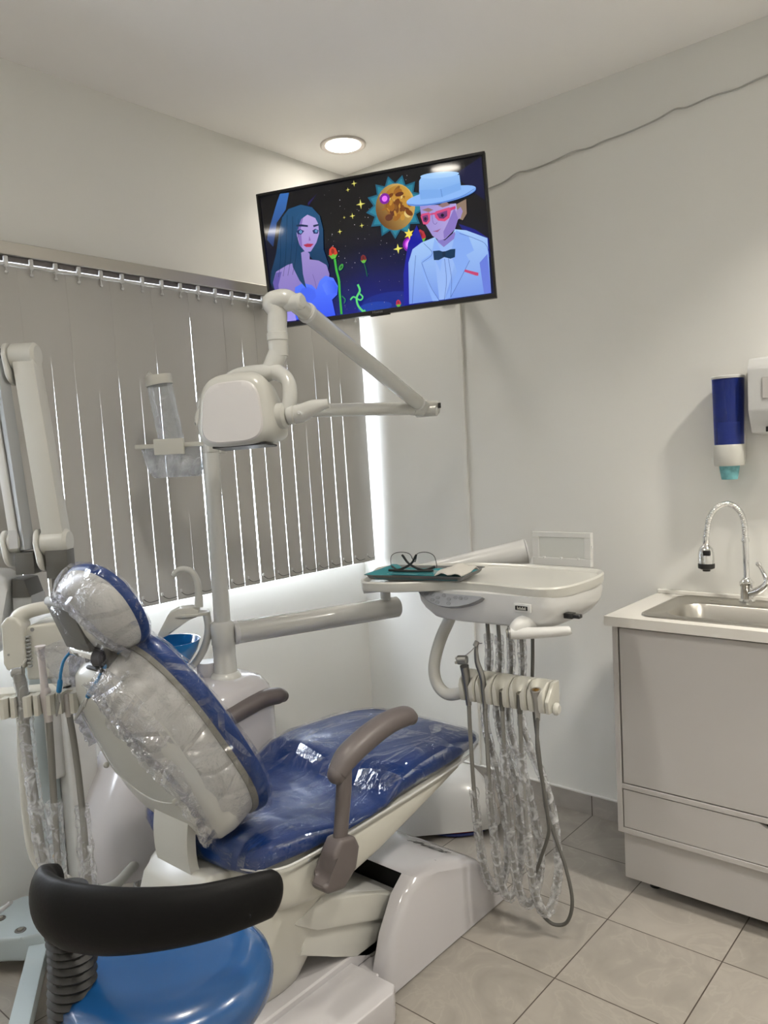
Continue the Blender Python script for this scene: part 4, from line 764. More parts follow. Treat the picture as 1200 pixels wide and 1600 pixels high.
# ------------------------------------------------------------------ cuspidor unit with pole
cu = thing('cuspidor_unit', (.36, -1.25, 0), 'glossy white cuspidor unit standing left of the treatment chair', 'cuspidor unit')
def cring(z, cx, cy, a, b, e=3.2, n=44): return sring((cx, cy, z), (1, 0, 0), (0, 1, 0), a, b, e, n)
bm = B(); loft(bm, [cring(.10, .40, -1.19, .14, .16), cring(.12, .40, -1.19, .15, .17), cring(.45, .40, -1.19, .155, .175), cring(.62, .40, -1.185, .150, .170), cring(.69, .40, -1.18, .138, .155), cring(.722, .40, -1.18, .115, .130), cring(.734, .40, -1.18, .085, .10), cring(.737, .40, -1.18, .05, .05)])
obj('body', bm, M_lav, cu)
# drum shaped lower body bulging towards the assistant side
bm = B(); loft(bm, [cring(.262, .375, -1.50, .145, .155, 2.4), cring(.285, .375, -1.50, .150, .16, 2.4), cring(.40, .375, -1.49, .152, .16, 2.4), cring(.50, .375, -1.465, .148, .15, 2.4), cring(.60, .380, -1.42, .135, .13, 2.4), cring(.67, .385, -1.37, .115, .10, 2.4), cring(.715, .39, -1.31, .09, .08, 2.4)])
obj('bowl_pedestal', bm, M_lav, cu)
bm = B(); bx(bm, .30, .52, -1.38, -1.12, 0, .12, .01, 2); obj('foot_block', bm, M_white, cu)
Mb = Matrix.Translation((.336, -1.302, 0)) @ Matrix.Diagonal((1.07, 1.07, 1, 1))
M_bowl = mat('blue_glass_bowl', (0.01, 0.17, 0.46), .06, coat=.6, spec=.7)
obj('spittoon_bowl', lathe(B(), [(0, .775), (.028, .778), (.055, .800), (.078, .838), (.088, .868), (.0885, .872), (.086, .872), (.076, .843), (.052, .806), (.022, .788), (0, .786)], Mb, 40), M_bowl, cu, ang=60)
bm = B(); lathe(bm, [(0, .755), (.04, .755), (.045, .765), (.032, .785), (0, .785)], Mb, 28); tube(bm, [(.336, -1.302, .76), (.335, -1.32, .72), (.34, -1.35, .66)], .030, 18, 4); obj('bowl_seat', bm, M_lav, cu)
bm = B(); lathe(bm, [(0, .72), (.034, .72), (.036, .725), (.036, .768), (.033, .773), (0, .773)], Matrix.Translation((.365, -1.185, .008)), 28); obj('bowl_valve', bm, M_lav, cu)
# cup filler arm: swan neck, shelf and down pipe
bm = B(); tube(bm, [(.375, -1.212, .968), (.377, -1.210, 1.01), (.374, -1.212, 1.055), (.362, -1.222, 1.083), (.345, -1.238, 1.092), (.328, -1.252, 1.087), (.318, -1.260, 1.072)], [.014, .012, .0105, .010, .010, .010, .009], 14, 5); obj('cup_filler_spout', bm, M_creamw, cu)
bm = B(); prism(bm, [(0, -.028), (.035, -.034), (.085, -.034), (.118, -.018), (.124, 0), (.118, .018), (.085, .034), (.035, .034), (0, .028)], .0, .010, frame((.312, -1.274, .940), (.66, .75, 0), (-.75, .66, 0)), .003, 2)
prism(bm, [(-.012, .0), (.018, .014), (.060, .016), (.084, .006), (.080, -.016), (.03, -.030), (-.012, -.066), (-.040, -.078), (-.052, -.070)], -.034, .030, frame((.316, -1.270, .955), (.66, .75, 0), (0, 0, 1), (.75, -.66, 0)), .006, 2); obj('cup_shelf', bm, M_cream, cu)
bm = B(); tube(bm, [(.392, -1.196, .940), (.394, -1.194, .90), (.385, -1.20, .85), (.362, -1.215, .80), (.335, -1.235, .765)], .0125, 14, 5); obj('cup_shelf_stem', bm, M_creamw, cu)
# pole
PX, PY = .430, -1.165
Mp = Matrix.Translation((PX, PY, 0))
bm = B(); lathe(bm, [(0, .722), (.052, .722), (.053, .732), (.046, .745), (.038, .752), (.036, .80), (.0365, .84), (.0385, .843), (.0385, .905), (.036, .912), (.0265, .918), (.0262, 1.46), (0, 1.46)], Mp, 32); obj('pole', bm, M_tube, cu)
# suction hoses under the unit
for k, (x, y) in enumerate(((.50, -1.60), (.40, -1.66), (.345, -1.655))):
    bm = B(); tube(bm, [(x-.02, y+.07, .30), (x, y+.03, .20), (x+.01, y+.02, .10), (x+.02, y+.05, .02)], .010, 12, 4); obj('waste_hose', bm, M_hose, cu)
    bm = B(); tube(bm, [(x-.02, y+.07, .29), (x, y+.03, .20), (x+.01, y+.02, .10), (x+.02, y+.05, .03)], .021, 18, 5, caps=False, fn=lambda i, j: 1+.25*noise.noise(Vector((i*.7, j*.9, k)))); obj('hose_film', bm, M_sleeve, cu)
# clear cup holder bracket on the pole
chd = thing('cup_holder', (.31, -1.225, 1.49), 'clear plastic cup tube and bin on a white bracket at the pole', 'cup holder')
bu = Vector((.756, .654, 0)).normalized(); bv = Vector((-.654, .756, 0)); bo = Vector((.322, -1.218, 1.488)); CM = frame(bo, bu, bv)
bm = B(); bx(bm, -.118, .125, -.05, .05, -.006, .008, .003, 2, CM); bx(bm, -.055, .040, -.062, -.048, -.028, .022, .003, 2, CM); bx(bm, .09, .150, -.03, .06, -.03, .008, .004, 2, CM); obj('bracket', bm, M_cream, chd)
bm = B(); cyl(bm, CM @ Vector((.10, .0, .045)), CM @ Vector((.17, .03, .045)), .020, 20, .004); obj('pole_clamp', bm, M_cream, chd)
bm = B(); tl_ = Vector((-.045, 0, .22)); c0 = CM @ Vector((-.012, -.004, .01)); c1 = CM @ Vector((-.042, -.004, .222))
q = (c1-c0).normalized(); L_ = (c1-c0).length; lathe(bm, [(.040, 0), (.040, L_), (.038, L_), (.038, 0)], axis(c0, q), 36); obj('cup_tube', bm, M_clearp, chd, ang=60)
bm = B(); lathe(bm, [(0, L_+.002), (.0425, L_+.002), (.0430, L_-.002), (.0430, L_-.028), (.0405, L_-.028), (.0405, L_-.004), (0, L_-.004)], axis(c0, q), 36); tube(bm, [c1+Vector((-.016, -.036, -.016)), c1+Vector((-.008, -.036, .000)), c1+Vector((.002, -.034, .014)), c1+Vector((.014, -.028, .002)), c1+Vector((.020, -.024, -.014))], .0016, 6, 4); obj('tube_cap', bm, M_cream, chd)
bm = B(); r4 = []
for z, a, b in ((-.006, .105, .048), (-.05, .098, .045), (-.092, .082, .038), (-.100, .070, .03)): r4.append(sring(CM @ Vector((.0, 0, z)), bu, bv, a, b, 5, 36))
loft(bm, r4+[sring(CM @ Vector((.0, 0, -.097)), bu, bv, .067, .028, 5, 36), sring(CM @ Vector((.0, 0, -.05)), bu, bv, .0955, .0425, 5, 36), sring(CM @ Vector((.0, 0, -.006)), bu, bv, .1025, .0455, 5, 36)], caps=False); obj('clear_bin', bm, film('cloudy_acrylic', (.90, .91, .92), .35, .1, 6, .003), chd, ang=50)

# ------------------------------------------------------------------ operating light
ol = thing('operating_light', (PX, PY, 1.46), 'white dental operating light on a jointed arm, seen from behind the lamp head', 'operating light')
E1 = Vector((.655, -.335, 1.592)); KN = Vector((.845, -1.158, 1.862))
obj('mast_top', lathe(B(), [(0, 1.461), (.0265, 1.461), (.0265, 1.54), (.033, 1.545), (.034, 1.62), (.030, 1.632), (0, 1.634)], Mp, 28), M_tube, ol)
bm = B(); a0 = Vector((PX, PY, 1.588)); cyl(bm, a0, a0+(E1-a0)*.97, .0235, 24, .004); obj('lower_arm', bm, M_tube, ol)
bm = B(); tube(bm, [a0+(E1-a0)*.93, E1+Vector((.0, .02, 0)), E1+Vector((.02, .055, .004))], [.026, .028, .025], 20, 4); cyl(bm, E1+Vector((-.035, -.01, -.012)), E1+Vector((.045, .02, -.012)), .020, 20, .004); obj('elbow_joint', bm, M_tube, ol)
bm = B(); bx(bm, -.008, .008, -.010, .010, -.004, .004, .001, 1, frame(E1+Vector((.044, .035, .008)), (.80, -.6, 0), (0, 0, 1))); obj('joint_slot', bm, M_blackp, ol)
d2 = (KN-E1).normalized(); bm = B(); cyl(bm, E1+d2*.05, KN-d2*.055, .0265, 24, .003); obj('spring_arm', bm, M_tube, ol)
bm = B(); cyl(bm, E1+d2*.055, E1+d2*.065, .029, 24, .002); obj('arm_collar', bm, M_white, ol); bm = B(); cyl(bm, KN-d2*.075, KN-d2*.06, .0295, 24, .002); obj('arm_collar', bm, M_white, ol)
bm = B(); cyl(bm, E1+Vector((0, .0, .004)), E1+d2*.055, .0225, 20, .004); obj('arm_end', bm, M_tube, ol); bm = B(); cyl(bm, KN-d2*.06, KN+d2*.004, .0245, 20, .006); obj('arm_end', bm, M_tube, ol)
side = d2.cross(Vector((0, 0, 1))).normalized()
bm = B(); cyl(bm, KN-side*.030, KN+side*.030, .023, 22, .006); obj('knuckle', bm, M_tube, ol)
dn = Vector((.760, -1.200, 1.80))
bm = B(); tube(bm, [KN-d2*.01, KN+Vector((-.022, -.012, .012)), KN+Vector((-.058, -.030, .006)), (.795, -1.178, 1.840), (.793, -1.180, 1.80), (.793, -1.180, 1.765)], [.0245, .027, .028, .028, .028, .0275], 22, 6, ref=(0, 0, 1)); obj('gooseneck', bm, M_tube, ol)
bm = B(); lathe(bm, [(0, 1.715), (.022, 1.715), (.0275, 1.717), (.0285, 1.76), (.0305, 1.762), (.0305, 1.782), (.0285, 1.784), (0, 1.784)], Matrix.Translation((.793, -1.180, 0)), 28); obj('swivel_sleeve', bm, M_tube, ol)
bm = B(); tube(bm, [(.793, -1.180, 1.73), (.786, -1.187, 1.708), (.771, -1.201, 1.672)], [.0275, .0280, .026], 22, 4); obj('swivel_cone', bm, M_tube, ol)
# lamp head seen from behind
LC = Vector((.724, -1.277, 1.566)); LU = Vector((.90, .42, .03)).normalized(); LF = Vector((-.42, .90, -.10)); LF = (LF-LU*LF.dot(LU)).normalized(); LZ = LU.cross(LF)*1.0
if LZ.z < 0: LZ = -LZ
def LP(u, f, z): return LC+LU*u+LF*f+LZ*z
def lring(f, a, zb, zt, tap=.12, e=3.6, n=60): return sring(LP(0, f, (zb+zt)/2), LU, LZ, a, (zt-zb)/2, e, n, tap)
bm = B(); loft(bm, [lring(-.052, .07, -.06, .06), lring(-.050, .094, -.088, .084), lring(-.040, .106, -.098, .098), lring(-.02, .113, -.102, .106), lring(.02, .117, -.100, .092), lring(.055, .116, -.094, .055), lring(.075, .108, -.088, .015), lring(.080, .08, -.07, .0)])
obj('lamp_head', bm, M_creamw, ol, ang=55)
bm = B(); loft(bm, [lring(-.0545, .075, -.075, .060, .10), lring(-.0545, .086, -.090, .072, .10), lring(-.0505, .0900, -.094, .077, .10)]); obj('lamp_rear_panel', bm, mat('rear_panel', (.60, .58, .57), .35), ol)
bm = B(); bx(bm, -.075, .090, -.03, .045, -.0005, .006, .002, 1, frame(LP(0, 0, -.1015), LU, LF, LZ)); obj('lamp_vent_plate', bm, M_blackp, ol)
hR = LP(.122, .012, -.022); hL = LP(-.122, .012, -.022)
top = Vector((.762, -1.210, 1.672))
bm = B(); tube(bm, [hR+LU*.012, LP(.148, .012, .02), LP(.142, .020, .075), LP(.10, .035, .108), top, LP(-.03, .05, .112), LP(-.09, .04, .07), LP(-.128, .02, .01), hL-LU*.008], [.022, .021, .020, .024, .026, .022, .018, .018, .018], 18, 6, flat=1.0); obj('yoke', bm, M_tube, ol)
bm = B(); cyl(bm, hR-LU*.025, hR+LU*.018, .036, 28, .008); obj('hinge', bm, M_creamw, ol)
bm = B(); cyl(bm, hL+LU*.025, hL-LU*.014, .022, 28, .004); obj('hinge', bm, M_creamw, ol)
bm = B(); cyl(bm, hR+LU*.019, hR+LU*.042, .027, 24, .004); tube(bm, [hR+LU*.036, hR+LU*.058+LZ*.002, hR+LU*.095+LZ*.014, hR+LU*.140+LZ*.022], [.026, .026, .022, .012], 16, 5, flat=.8); obj('handle', bm, M_tube, ol)
bm = B(); cyl(bm, hR+LU*.060-LF*.021, hR+LU*.060-LF*.024, .005, 14, .001); obj('handle_screw', bm, M_white, ol)
bm = B(); loft(bm, [lring(.0802, .078, -.068, .028), lring(.083, .07, -.06, .02)]); obj('lamp_lens', bm, mat('lamp_lens', (.5, .5, .52), .1), ol)
# ------------------------------------------------------------------ delivery unit on its two arms
du = thing('instrument_delivery_unit', (1.22, -.70, .95), 'white instrument delivery unit on a jointed arm over the foot end of the chair', 'dental delivery unit')
PB = Vector((PX, PY, .873)); JE = Vector((.668, -.590, .878))
d1 = (JE-PB).normalized()
bm = B(); cyl(bm, PB+d1*.038, JE+d1*.018, .0370, 28, .004); obj('lower_arm', bm, M_tube, du)
bm = B(); cyl(bm, PB+d1*.032, PB+d1*.050, .0385, 28, .003); obj('arm_collar', bm, M_white, du)
J2 = JE-d1*.030
bm = B(); cyl(bm, (J2.x, J2.y, .895), (J2.x, J2.y, .945), .018, 22, .002); obj('joint_pin', bm, M_tube, du)
bm = B(); cyl(bm, (J2.x, J2.y, .940), (J2.x, J2.y, .965), .0135, 20); bx(bm, J2.x+.004, J2.x+.018, J2.y-.016, J2.y-.008, .946, .962, .001, 1); obj('joint_tab', bm, mat('red_tab', (.45, .02, .015), .4), du)
A0 = Vector((.668, -.668, .978)); A1 = Vector((1.083, -.362, 1.068)); da = (A1-A0).normalized()
bm = B(); tube(bm, [A0-da*.055, A0, A0+da*.12, A1-da*.06, A1], [.026, .031, .034, .041, .0435], 24, 4, ref=(0, 0, 1)); obj('balance_arm', bm, M_white, du)
bm = B(); sd = da.cross(Vector((0, 0, 1))).normalized(); cyl(bm, A1-da*.002, A1+da*.008, .0440, 28, .005); obj('balance_arm_cap', bm, mat('pale_grey_cap', (.56, .56, .57), .3), du)
for k in (0, 1):
    bm = B(); p = A0+da*(-.02+.026*k)+sd*.028; cyl(bm, p, p+sd*.003, .0055, 14, .0005); obj('arm_screw', bm, M_blackp, du)
bm = B(); cyl(bm, (1.10, -.53, .94), (1.10, -.53, 1.00), .04, 24, .003); tube(bm, [(1.04, -.395, 1.03), (1.045, -.40, .985), (1.07, -.46, .972), (1.10, -.53, .968)], .022, 16, 4); obj('unit_mount', bm, M_white, du)
# table top
TT = [(.850, -.945), (.880, -.968), (.960, -.948), (1.05, -.895), (1.12, -.855), (1.22, -.842), (1.33, -.852), (1.41, -.852), (1.452, -.820), (1.470, -.75), (1.468, -.62), (1.440, -.52), (1.38, -.490), (1.20, -.480), (1.0, -.500), (.87, -.565), (.742, -.655), (.716, -.70), (.730, -.75), (.80, -.86)]
tts = [(p.x, p.y) for p in smooth_path([(*p, 0) for p in TT]+[(*TT[0], 0)], 4)[:-1]]
def inset(poly, k):
    n = len(poly); out = []
    for i in range(n):
        a = Vector(poly[i-1]); c = Vector(poly[(i+1) % n]); t = (c-a).normalized(); nn = Vector((-t.y, t.x)); out.append(tuple(Vector(poly[i])+nn*k))
    return out
def r3(poly, z): return [(x, y, z) for x, y in poly]
bm = B(); loft(bm, [r3(inset(tts, .012), 1.012), r3(inset(tts, .002), 1.016), r3(tts, 1.024), r3(inset(tts, -.001), 1.040), r3(inset(tts, .003), 1.0445), r3(inset(tts, .008), 1.043), r3(inset(tts, .016), 1.034)]); obj('table_top', bm, M_creamw, du)
# body under the table
BT = [(.985, -.835), (1.03, -.862), (1.12, -.866), (1.25, -.858), (1.38, -.856), (1.435, -.838), (1.462, -.78), (1.465, -.66), (1.44, -.53), (1.36, -.50), (1.15, -.49), (1.03, -.52), (.99, -.60), (.985, -.74)]
bts = [(p.x, p.y) for p in smooth_path([(*p, 0) for p in BT]+[(*BT[0], 0)], 4)[:-1]]
def scl(poly, kx, ky, cx=1.235, cy=-.69): return [(cx+(x-cx)*kx, cy+(y-cy)*ky) for x, y in poly]
bm = B(); loft(bm, [r3(scl(bts, .62, .70, 1.255), .922), r3(scl(bts, .74, .84, 1.255), .924), r3(scl(bts, .83, .93, 1.25), .932), r3(scl(bts, .92, .98, 1.245), .952), r3(scl(bts, .98, 1.0), .972), r3(bts, .992), r3(bts, 1.005), r3(bts, 1.018), r3(scl(bts, .97, .96), 1.020)]); obj('unit_body', bm, M_white, du)
bm = B(); FR = frame((1.125, -.8475, 1.004), (1, -.02, 0), (0, -.42, .907))
pan = [(-.112, .0135), (-.09, -.002), (-.06, -.017), (-.025, -.0245), (.01, -.026), (.045, -.022), (.08, -.012), (.112, .002), (.122, .0110), (.115, .0135)]
prism(bm, pan, -.020, .0015, frame((1.118, -.876, .998), (1, .01, 0), (0, .42, .907)), .001, 1); pn = obj('control_panel', bm, mat('panel_grey', (.26, .27, .29), .35), du)
for u, v in ((-.075, .006), (-.052, .005), (-.048, -.010), (-.010, .006), (-.030, -.002), (-.028, -.016), (.010, -.003), (.032, .003), (.012, -.016), (.050, .003), (.068, .004)):
    Mx = frame((1.118, -.876, .998), (1, .01, 0), (0, .42, .907)); bm = B(); lathe(bm, [(.0042, .0015), (.0058, .0015), (.0058, .0023), (.0042, .0023)], Mx @ Matrix.Translation((u, v, 0)) @ Matrix.Diagonal((1.25, .8, 1, 1)), 16); bx(bm, -.002, .002, -.001, .001, .0015, .0022, 0, 1, Mx @ Matrix.Translation((u, v, 0))); obj('button', bm, mat('button_grey', (.16, .17, .18), .4) if 'button_grey' not in bpy.data.materials else bpy.data.materials['button_grey'], pn)
bm = B(); bx(bm, 1.335, 1.388, -.864, -.850, .975, .999, .003, 2); gf = obj('gauge_frame', bm, M_white, du)
bm = B(); bx(bm, 1.341, 1.380, -.8655, -.8635, .981, .993, .001, 1); gd = obj('gauge_display', bm, M_blackp, gf)
bm = B(); [bx(bm, 1.348+.004*k, 1.3502+.004*k, -.8662, -.8656, .983, .991-.003*(k % 2)) for k in range(7)]; obj('gauge_marks', bm, mat('pale_marks', (.6, .6, .55), .5), gd)
bm = B(); bx(bm, 1.452, 1.478, -.80, -.775, .955, .970, .003, 2); bx(bm, 1.475, 1.498, -.797, -.778, .957, .968, .002, 1); obj('side_switch', bm, M_blackp, du)
# handle bar
bm = B(); tube(bm, [(1.338, -.890, .921), (1.36, -.876, .920), (1.41, -.845, .921), (1.468, -.810, .925), (1.476, -.805, .926)], [.017, .0165, .0155, .013, .007], 16, 5, ref=(0, 0, 1)); hb = obj('position_handle', bm, M_white, du)
bm = B(); tube(bm, [(1.345, -.885, .921), (1.352, -.868, .938), (1.368, -.83, .944)], [.016, .021, .028], 16, 5); obj('handle_arm', bm, M_white, hb)
bm = B(); cyl(bm, (1.339, -.8895, .921), (1.3325, -.8945, .9208), .0172, 20, .002); obj('handle_rim', bm, M_tool, hb); bm = B(); cyl(bm, (1.3326, -.8944, .9208), (1.329, -.897, .9207), .0115, 18, .001); obj('handle_button', bm, M_steel, hb)
# x-ray film viewer behind the table
fv = thing('film_viewer', (1.278, -.47, 1.045), 'small white framed film viewer standing at the back of the delivery table', 'film viewer')
bm = B(); Mv = frame((1.278, -.470, 1.045), (1, 0, 0), (0, .04, 1))
for a in ((-.102, .102, 0, .024), (-.102, .102, .090, .106), (-.102, -.078, .024, .090), (.080, .102, .024, .090)): bx(bm, a[0], a[1], a[2], a[3], -.010, .008, .001, 1, Mv)
obj('frame', bm, M_white, fv, flat=True)
obj('diffuser_panel', bx(B(), -.079, .081, .023, .091, -.006, .0035, 0, 1, Mv), mat('unlit_diffuser', (.56, .57, .55), .35), fv, flat=True)
bm = B()
for u in (-.06, .0, .06): bx(bm, u-.004, u+.004, .020, .027, .003, .010, .001, 1, Mv)
bx(bm, .103, .105, .06, .066, -.002, .004, 0, 1, Mv); obj('film_clip', bm, M_white, fv)
# support tube and holder bar
bm = B(); tube(bm, [(1.060, -.770, .935), (1.045, -.775, .900), (1.020, -.785, .845), (1.000, -.792, .780), (.998, -.797, .735), (1.015, -.800, .698), (1.050, -.802, .680), (1.095, -.803, .690), (1.125, -.803, .705)], .0185, 18, 6); obj('holder_tube', bm, M_creamw, du)
HH = frame((1.118, -.802, .7205), (.9972, .0752, 0), (-.0752, .9972, 0))   # local x along the bar, y away from the viewer
hold = []
for k in range(5):
    x0_ = k*.0555; w = .0537; bm = B()
    # block with a vertical slot open to the front and a scooped funnel
    n = 9; rings = []
    for z, yb, ys, sr in ((-.040, .024, -.036, .0085), (-.030, .027, -.042, .0090), (.006, .030, -.047, .0100), (.022, .031, -.042, .0165), (.036, .031, -.026, .0215), (.045, .031, -.010, .0225)):
        cx = x0_+w*.5; cy = ys+.030
        poly = [(x0_+.001, yb), (x0_+.001, ys+.006), (x0_+.004, ys), (cx-sr*.95, ys)]
        for i in range(n):
            a = PI-PI*i/(n-1); poly.append((cx+sr*math.cos(a)*.95, min(yb-.006, cy-.010+sr*math.sin(a))))
        poly += [(cx+sr*.95, ys), (x0_+w-.004, ys), (x0_+w, ys+.006), (x0_+w, yb)]
        rings.append([HH @ Vector((x, y, z-.10*(y))) for x, y in poly])
    loft(bm, rings); hold.append(obj('handpiece_holder', bm, M_cream, du, ang=30))
bm = B(); cyl(bm, HH @ Vector((.005, .022, .0)), HH @ Vector((.275, .022, .0)), .020, 20, .002); obj('holder_rod', bm, M_cream, du)
bm = B(); prism(bm, [(.031, -.038), (.031, .044), (-.006, .044), (-.047, .0), (-.040, -.036)], .2785, .290, HH @ Matrix(((0, 0, 1, 0), (1, 0, 0, 0), (0, 1, 0, 0), (0, 0, 0, 1))), .003, 2); obj('holder_end', bm, M_cream, du)
bm = B(); cyl(bm, HH @ Vector((.289, -.012, -.026)), HH @ Vector((.307, -.012, -.026)), .018, 20, .006); obj('holder_knob', bm, M_creamw, du)
# handpieces in the holder, each with its hose
def slot(k, y=-.030, z=0): return HH @ Vector((k*.0555+.0269, y, z))
def hose_u(k, zb, dxm, dxr, yr, x_top):
    a = slot(k, -.030, -.045)
    r = Vector((x_top, -.700, .93))
    P = [a, a+Vector((.002, -.002, -.10)), a+Vector((dxm*.15, 0, -.26)), Vector((a.x+dxm*.4, a.y+.005, zb+.16)), Vector((a.x+dxm*.75, a.y+.015, zb+.05)), Vector((a.x+dxm*1.3, a.y+.035, zb)), Vector((a.x+dxm*1.75, a.y+.06, zb+.035)),
         Vector((a.x+dxm*1.9+dxr*.2, a.y+.085, zb+.15)), Vector(((a.x+dxm*1.7)*.7+r.x*.3+dxr, yr, zb+.34)), Vector((r.x*.9+a.x*.1, yr+.01, .60)), Vector((r.x+.006, -.705, .78)), r]
    return P
xt = [1.137, 1.176, 1.216, 1.255, 1.298]
hp_lab = ['grey three-way syringe with thin bent tip in the leftmost slot of the delivery holder', 'slim grey handpiece standing tall in the second slot of the delivery holder',
          'handpiece hose with dark coupling in the middle slot of the delivery holder', 'handpiece hose with dark coupling in the fourth slot of the delivery holder', 'grey hose with brass-centred coupling in the rightmost slot, looping lowest unsleeved']
zbs = [.095, .085, .082, .075]
for k in range(5):
    s = slot(k)
    h = thing(['three_way_syringe', 'turbine_handpiece', 'handpiece_hose', 'handpiece_hose', 'motor_hose'][k], s, hp_lab[k], ['syringe', 'handpiece', 'handpiece hose', 'handpiece hose', 'handpiece hose'][k], 'instruments in the delivery holder')
    if k < 4: P = hose_u(k, zbs[k], [.033, .026, .030, .030][k], [.0, .012, .0, .012][k], [-.745, -.735, -.74, -.73][k], xt[k])
    else:
        a = slot(k, -.030, -.045)
        P = [a, (1.378, -.838, .585), (1.390, -.832, .47), (1.394, -.822, .385), (1.388, -.812, .335), (1.352, -.80, .245), (1.322, -.79, .170), (1.312, -.78, .105), (1.330, -.77, .06), (1.366, -.765, .038), (1.408, -.76, .058), (1.424, -.755, .125), (1.404, -.75, .215), (1.376, -.75, .29), (1.352, -.755, .37), (1.345, -.76, .46), (1.338, -.765, .57), (1.312, -.74, .70), (1.300, -.71, .82), (1.298, -.70, .93)]
    bm = B(); tube(bm, P, .0062 if k < 4 else .0052, 12, 6, ref=(1, 0, 0)); obj('hose', bm, M_hose if k != 4 else M_hosed, h)
    if k == 0:
        bm = B(); tube(bm, [slot(0, -.030, -.05), slot(0, -.034, .0), slot(0, -.040, .045), slot(0, -.046, .072)], [.0085, .010, .0125, .0135], 16, 4); obj('grip', bm, M_tool, h)
        bm = B(); hd = slot(0, -.047, .085)+Vector((-.006, 0, 0)); cyl(bm, hd+Vector((-.014, -.006, .004)), hd+Vector((.016, .004, .006)), .0135, 18, .003); hh_ = obj('valve_head', bm, M_tool, h)
        bm = B(); cyl(bm, hd+Vector((-.014, -.007, .009)), hd+Vector((-.018, -.009, .010)), .004, 12); cyl(bm, hd+Vector((-.010, -.015, -.001)), hd+Vector((-.012, -.019, -.001)), .004, 12); obj('valve_button', bm, M_steel, hh_)
        bm = B(); tube(bm, [hd+Vector((.004, 0, .012)), hd+Vector((.030, .004, .034)), hd+Vector((.052, .008, .056)), hd+Vector((.066, .010, .060))], .0017, 8, 5); obj('tip', bm, M_chrome, h)
    elif k == 1:
        bm = B(); tube(bm, [slot(1, -.030, -.05), slot(1, -.034, .0), slot(1, -.040, .045), slot(1, -.044, .085)+Vector((-.012, 0, 0)), slot(1, -.046, .115)+Vector((-.014, 0, 0)), slot(1, -.048, .138)+Vector((-.010, 0, 0))], [.0080, .0085, .0088, .0080, .0065, .0055], 16, 5); obj('body', bm, M_tool, h)
        bm = B(); c = slot(1, -.049, .143)+Vector((-.009, 0, 0)); cyl(bm, c+Vector((-.004, -.004, -.007)), c+Vector((.002, .002, .008)), .0078, 18, .002); obj('turbine_head', bm, M_tool, h)
    elif k in (2, 3):
        bm = B(); tube(bm, [slot(k, -.030, -.05), slot(k, -.028, -.02), slot(k, -.024, .006)], [.0070, .0078, .0085], 16, 4); obj('coupling', bm, M_hosed, h)
        bm = B(); c = slot(k, -.024, .006); lathe(bm, [(.0055, 0), (.0088, 0), (.0088, .004), (.0055, .004)], axis(c, (.0, -.2, 1)), 18); bmesh.ops.create_icosphere(bm, subdivisions=1, radius=.0028, matrix=Matrix.Translation(c)); obj('coupling_ring', bm, M_steel, h)
    else:
        bm = B(); tube(bm, [slot(4, -.030, -.06), slot(4, -.030, -.02), slot(4, -.032, .018), slot(4, -.034, .028)], [.0068, .0090, .0135, .0145], 20, 4); obj('coupling', bm, mat('warm_grey_coupling', (.30, .29, .27), .35), h)
        bm = B(); lathe(bm, [(0, 0), (.0105, 0), (.0105, .0012), (0, .0012)], axis(slot(4, -.0345, .0283), (0, -.12, 1)), 20); lathe(bm, [(.003, .001), (.006, .001), (.006, .003), (.003, .003)], axis(slot(4, -.0345, .0283), (0, -.12, 1)), 12); obj('coupling_contacts', bm, M_brass, h)
    if k < 4:
        Q = smooth_path(P, 6); a_ = [12, 10, 6, 6][k]; Q1 = Q[a_:-3]
        rs_ = random.Random(k); nz_ = [noise.noise(Vector((i*.55, k*3.1, 0))) for i in range(400)]
        bm = B(); tube(bm, Q1, .0135, 14, 2, caps=False, ref=(1, 0, 0), fn=lambda i, j: 1.0+.26*nz_[i]+.20*noise.noise(Vector((i*.8, j*.9, k*5)))); obj('plastic_sleeve', bm, M_sleeve, h, ang=70)
# instrument tray and what lies on it
tr = thing('instrument_tray', (1.0, -.80, 1.045), 'grey metal instrument tray lying on the left of the delivery table', 'tray')
tv0 = frame((.992, -.812, 1.0450), (.967, .255, 0), (-.255, .967, 0))
def trp(a, b, z): return [tv0 @ Vector((x, y, z)) for x, y, _ in rr(-a, a, -b, b, .015, 0, 4)]
bm = B(); loft(bm, [trp(.148, .090, .001), trp(.153, .095, .006), trp(.158, .100, .016), trp(.163, .105, .0175), trp(.163, .105, .016), trp(.1565, .0985, .0145), trp(.150, .092, .004)]); obj('tray_body', bm, mat('tray_grey', (.20, .20, .20), .35, metal=.4), tr)
bm = B()
gx, gy = 17, 9; V = []
for i in range(gx):
    for j in range(gy):
        u, v = -.158+.300*i/(gx-1), -.098+.196*j/(gy-1); z = .0065+.003*noise.noise(Vector((u*18, v*18, 0)))+(.012 if i < 2 else 0)+(.003 if j == gy-1 else 0)
        V.append(tv0 @ Vector((u, v, z)))
sheet(bm, [V[i*gy:(i+1)*gy] for i in range(gx)], (0, 0, -.0008)); tag(obj('tray_liner', bm, M_teal, origin=(1.01, -.805, 1.053)), 'teal paper liner spread over the instrument tray', 'tray liner')
bm = B(); V = []
for i in range(9):
    for j in range(7):
        u, v = .062+.085*i/8+.01*(j/6), -.075+.13*j/6; q = Vector((u*30, v*30, 2)); V.append(tv0 @ Vector((u, v, .020+.016*noise.noise(q)+.018*math.sin(PI*i/8)*math.sin(PI*j/6))))
sheet(bm, [V[i*7:(i+1)*7] for i in range(9)], (0, 0, -.003)); tag(obj('gauze_pouch', bm, M_pouch, origin=(1.1, -.79, 1.06)), 'crumpled grey paper pouch at the right end of the instrument tray', 'pouch')
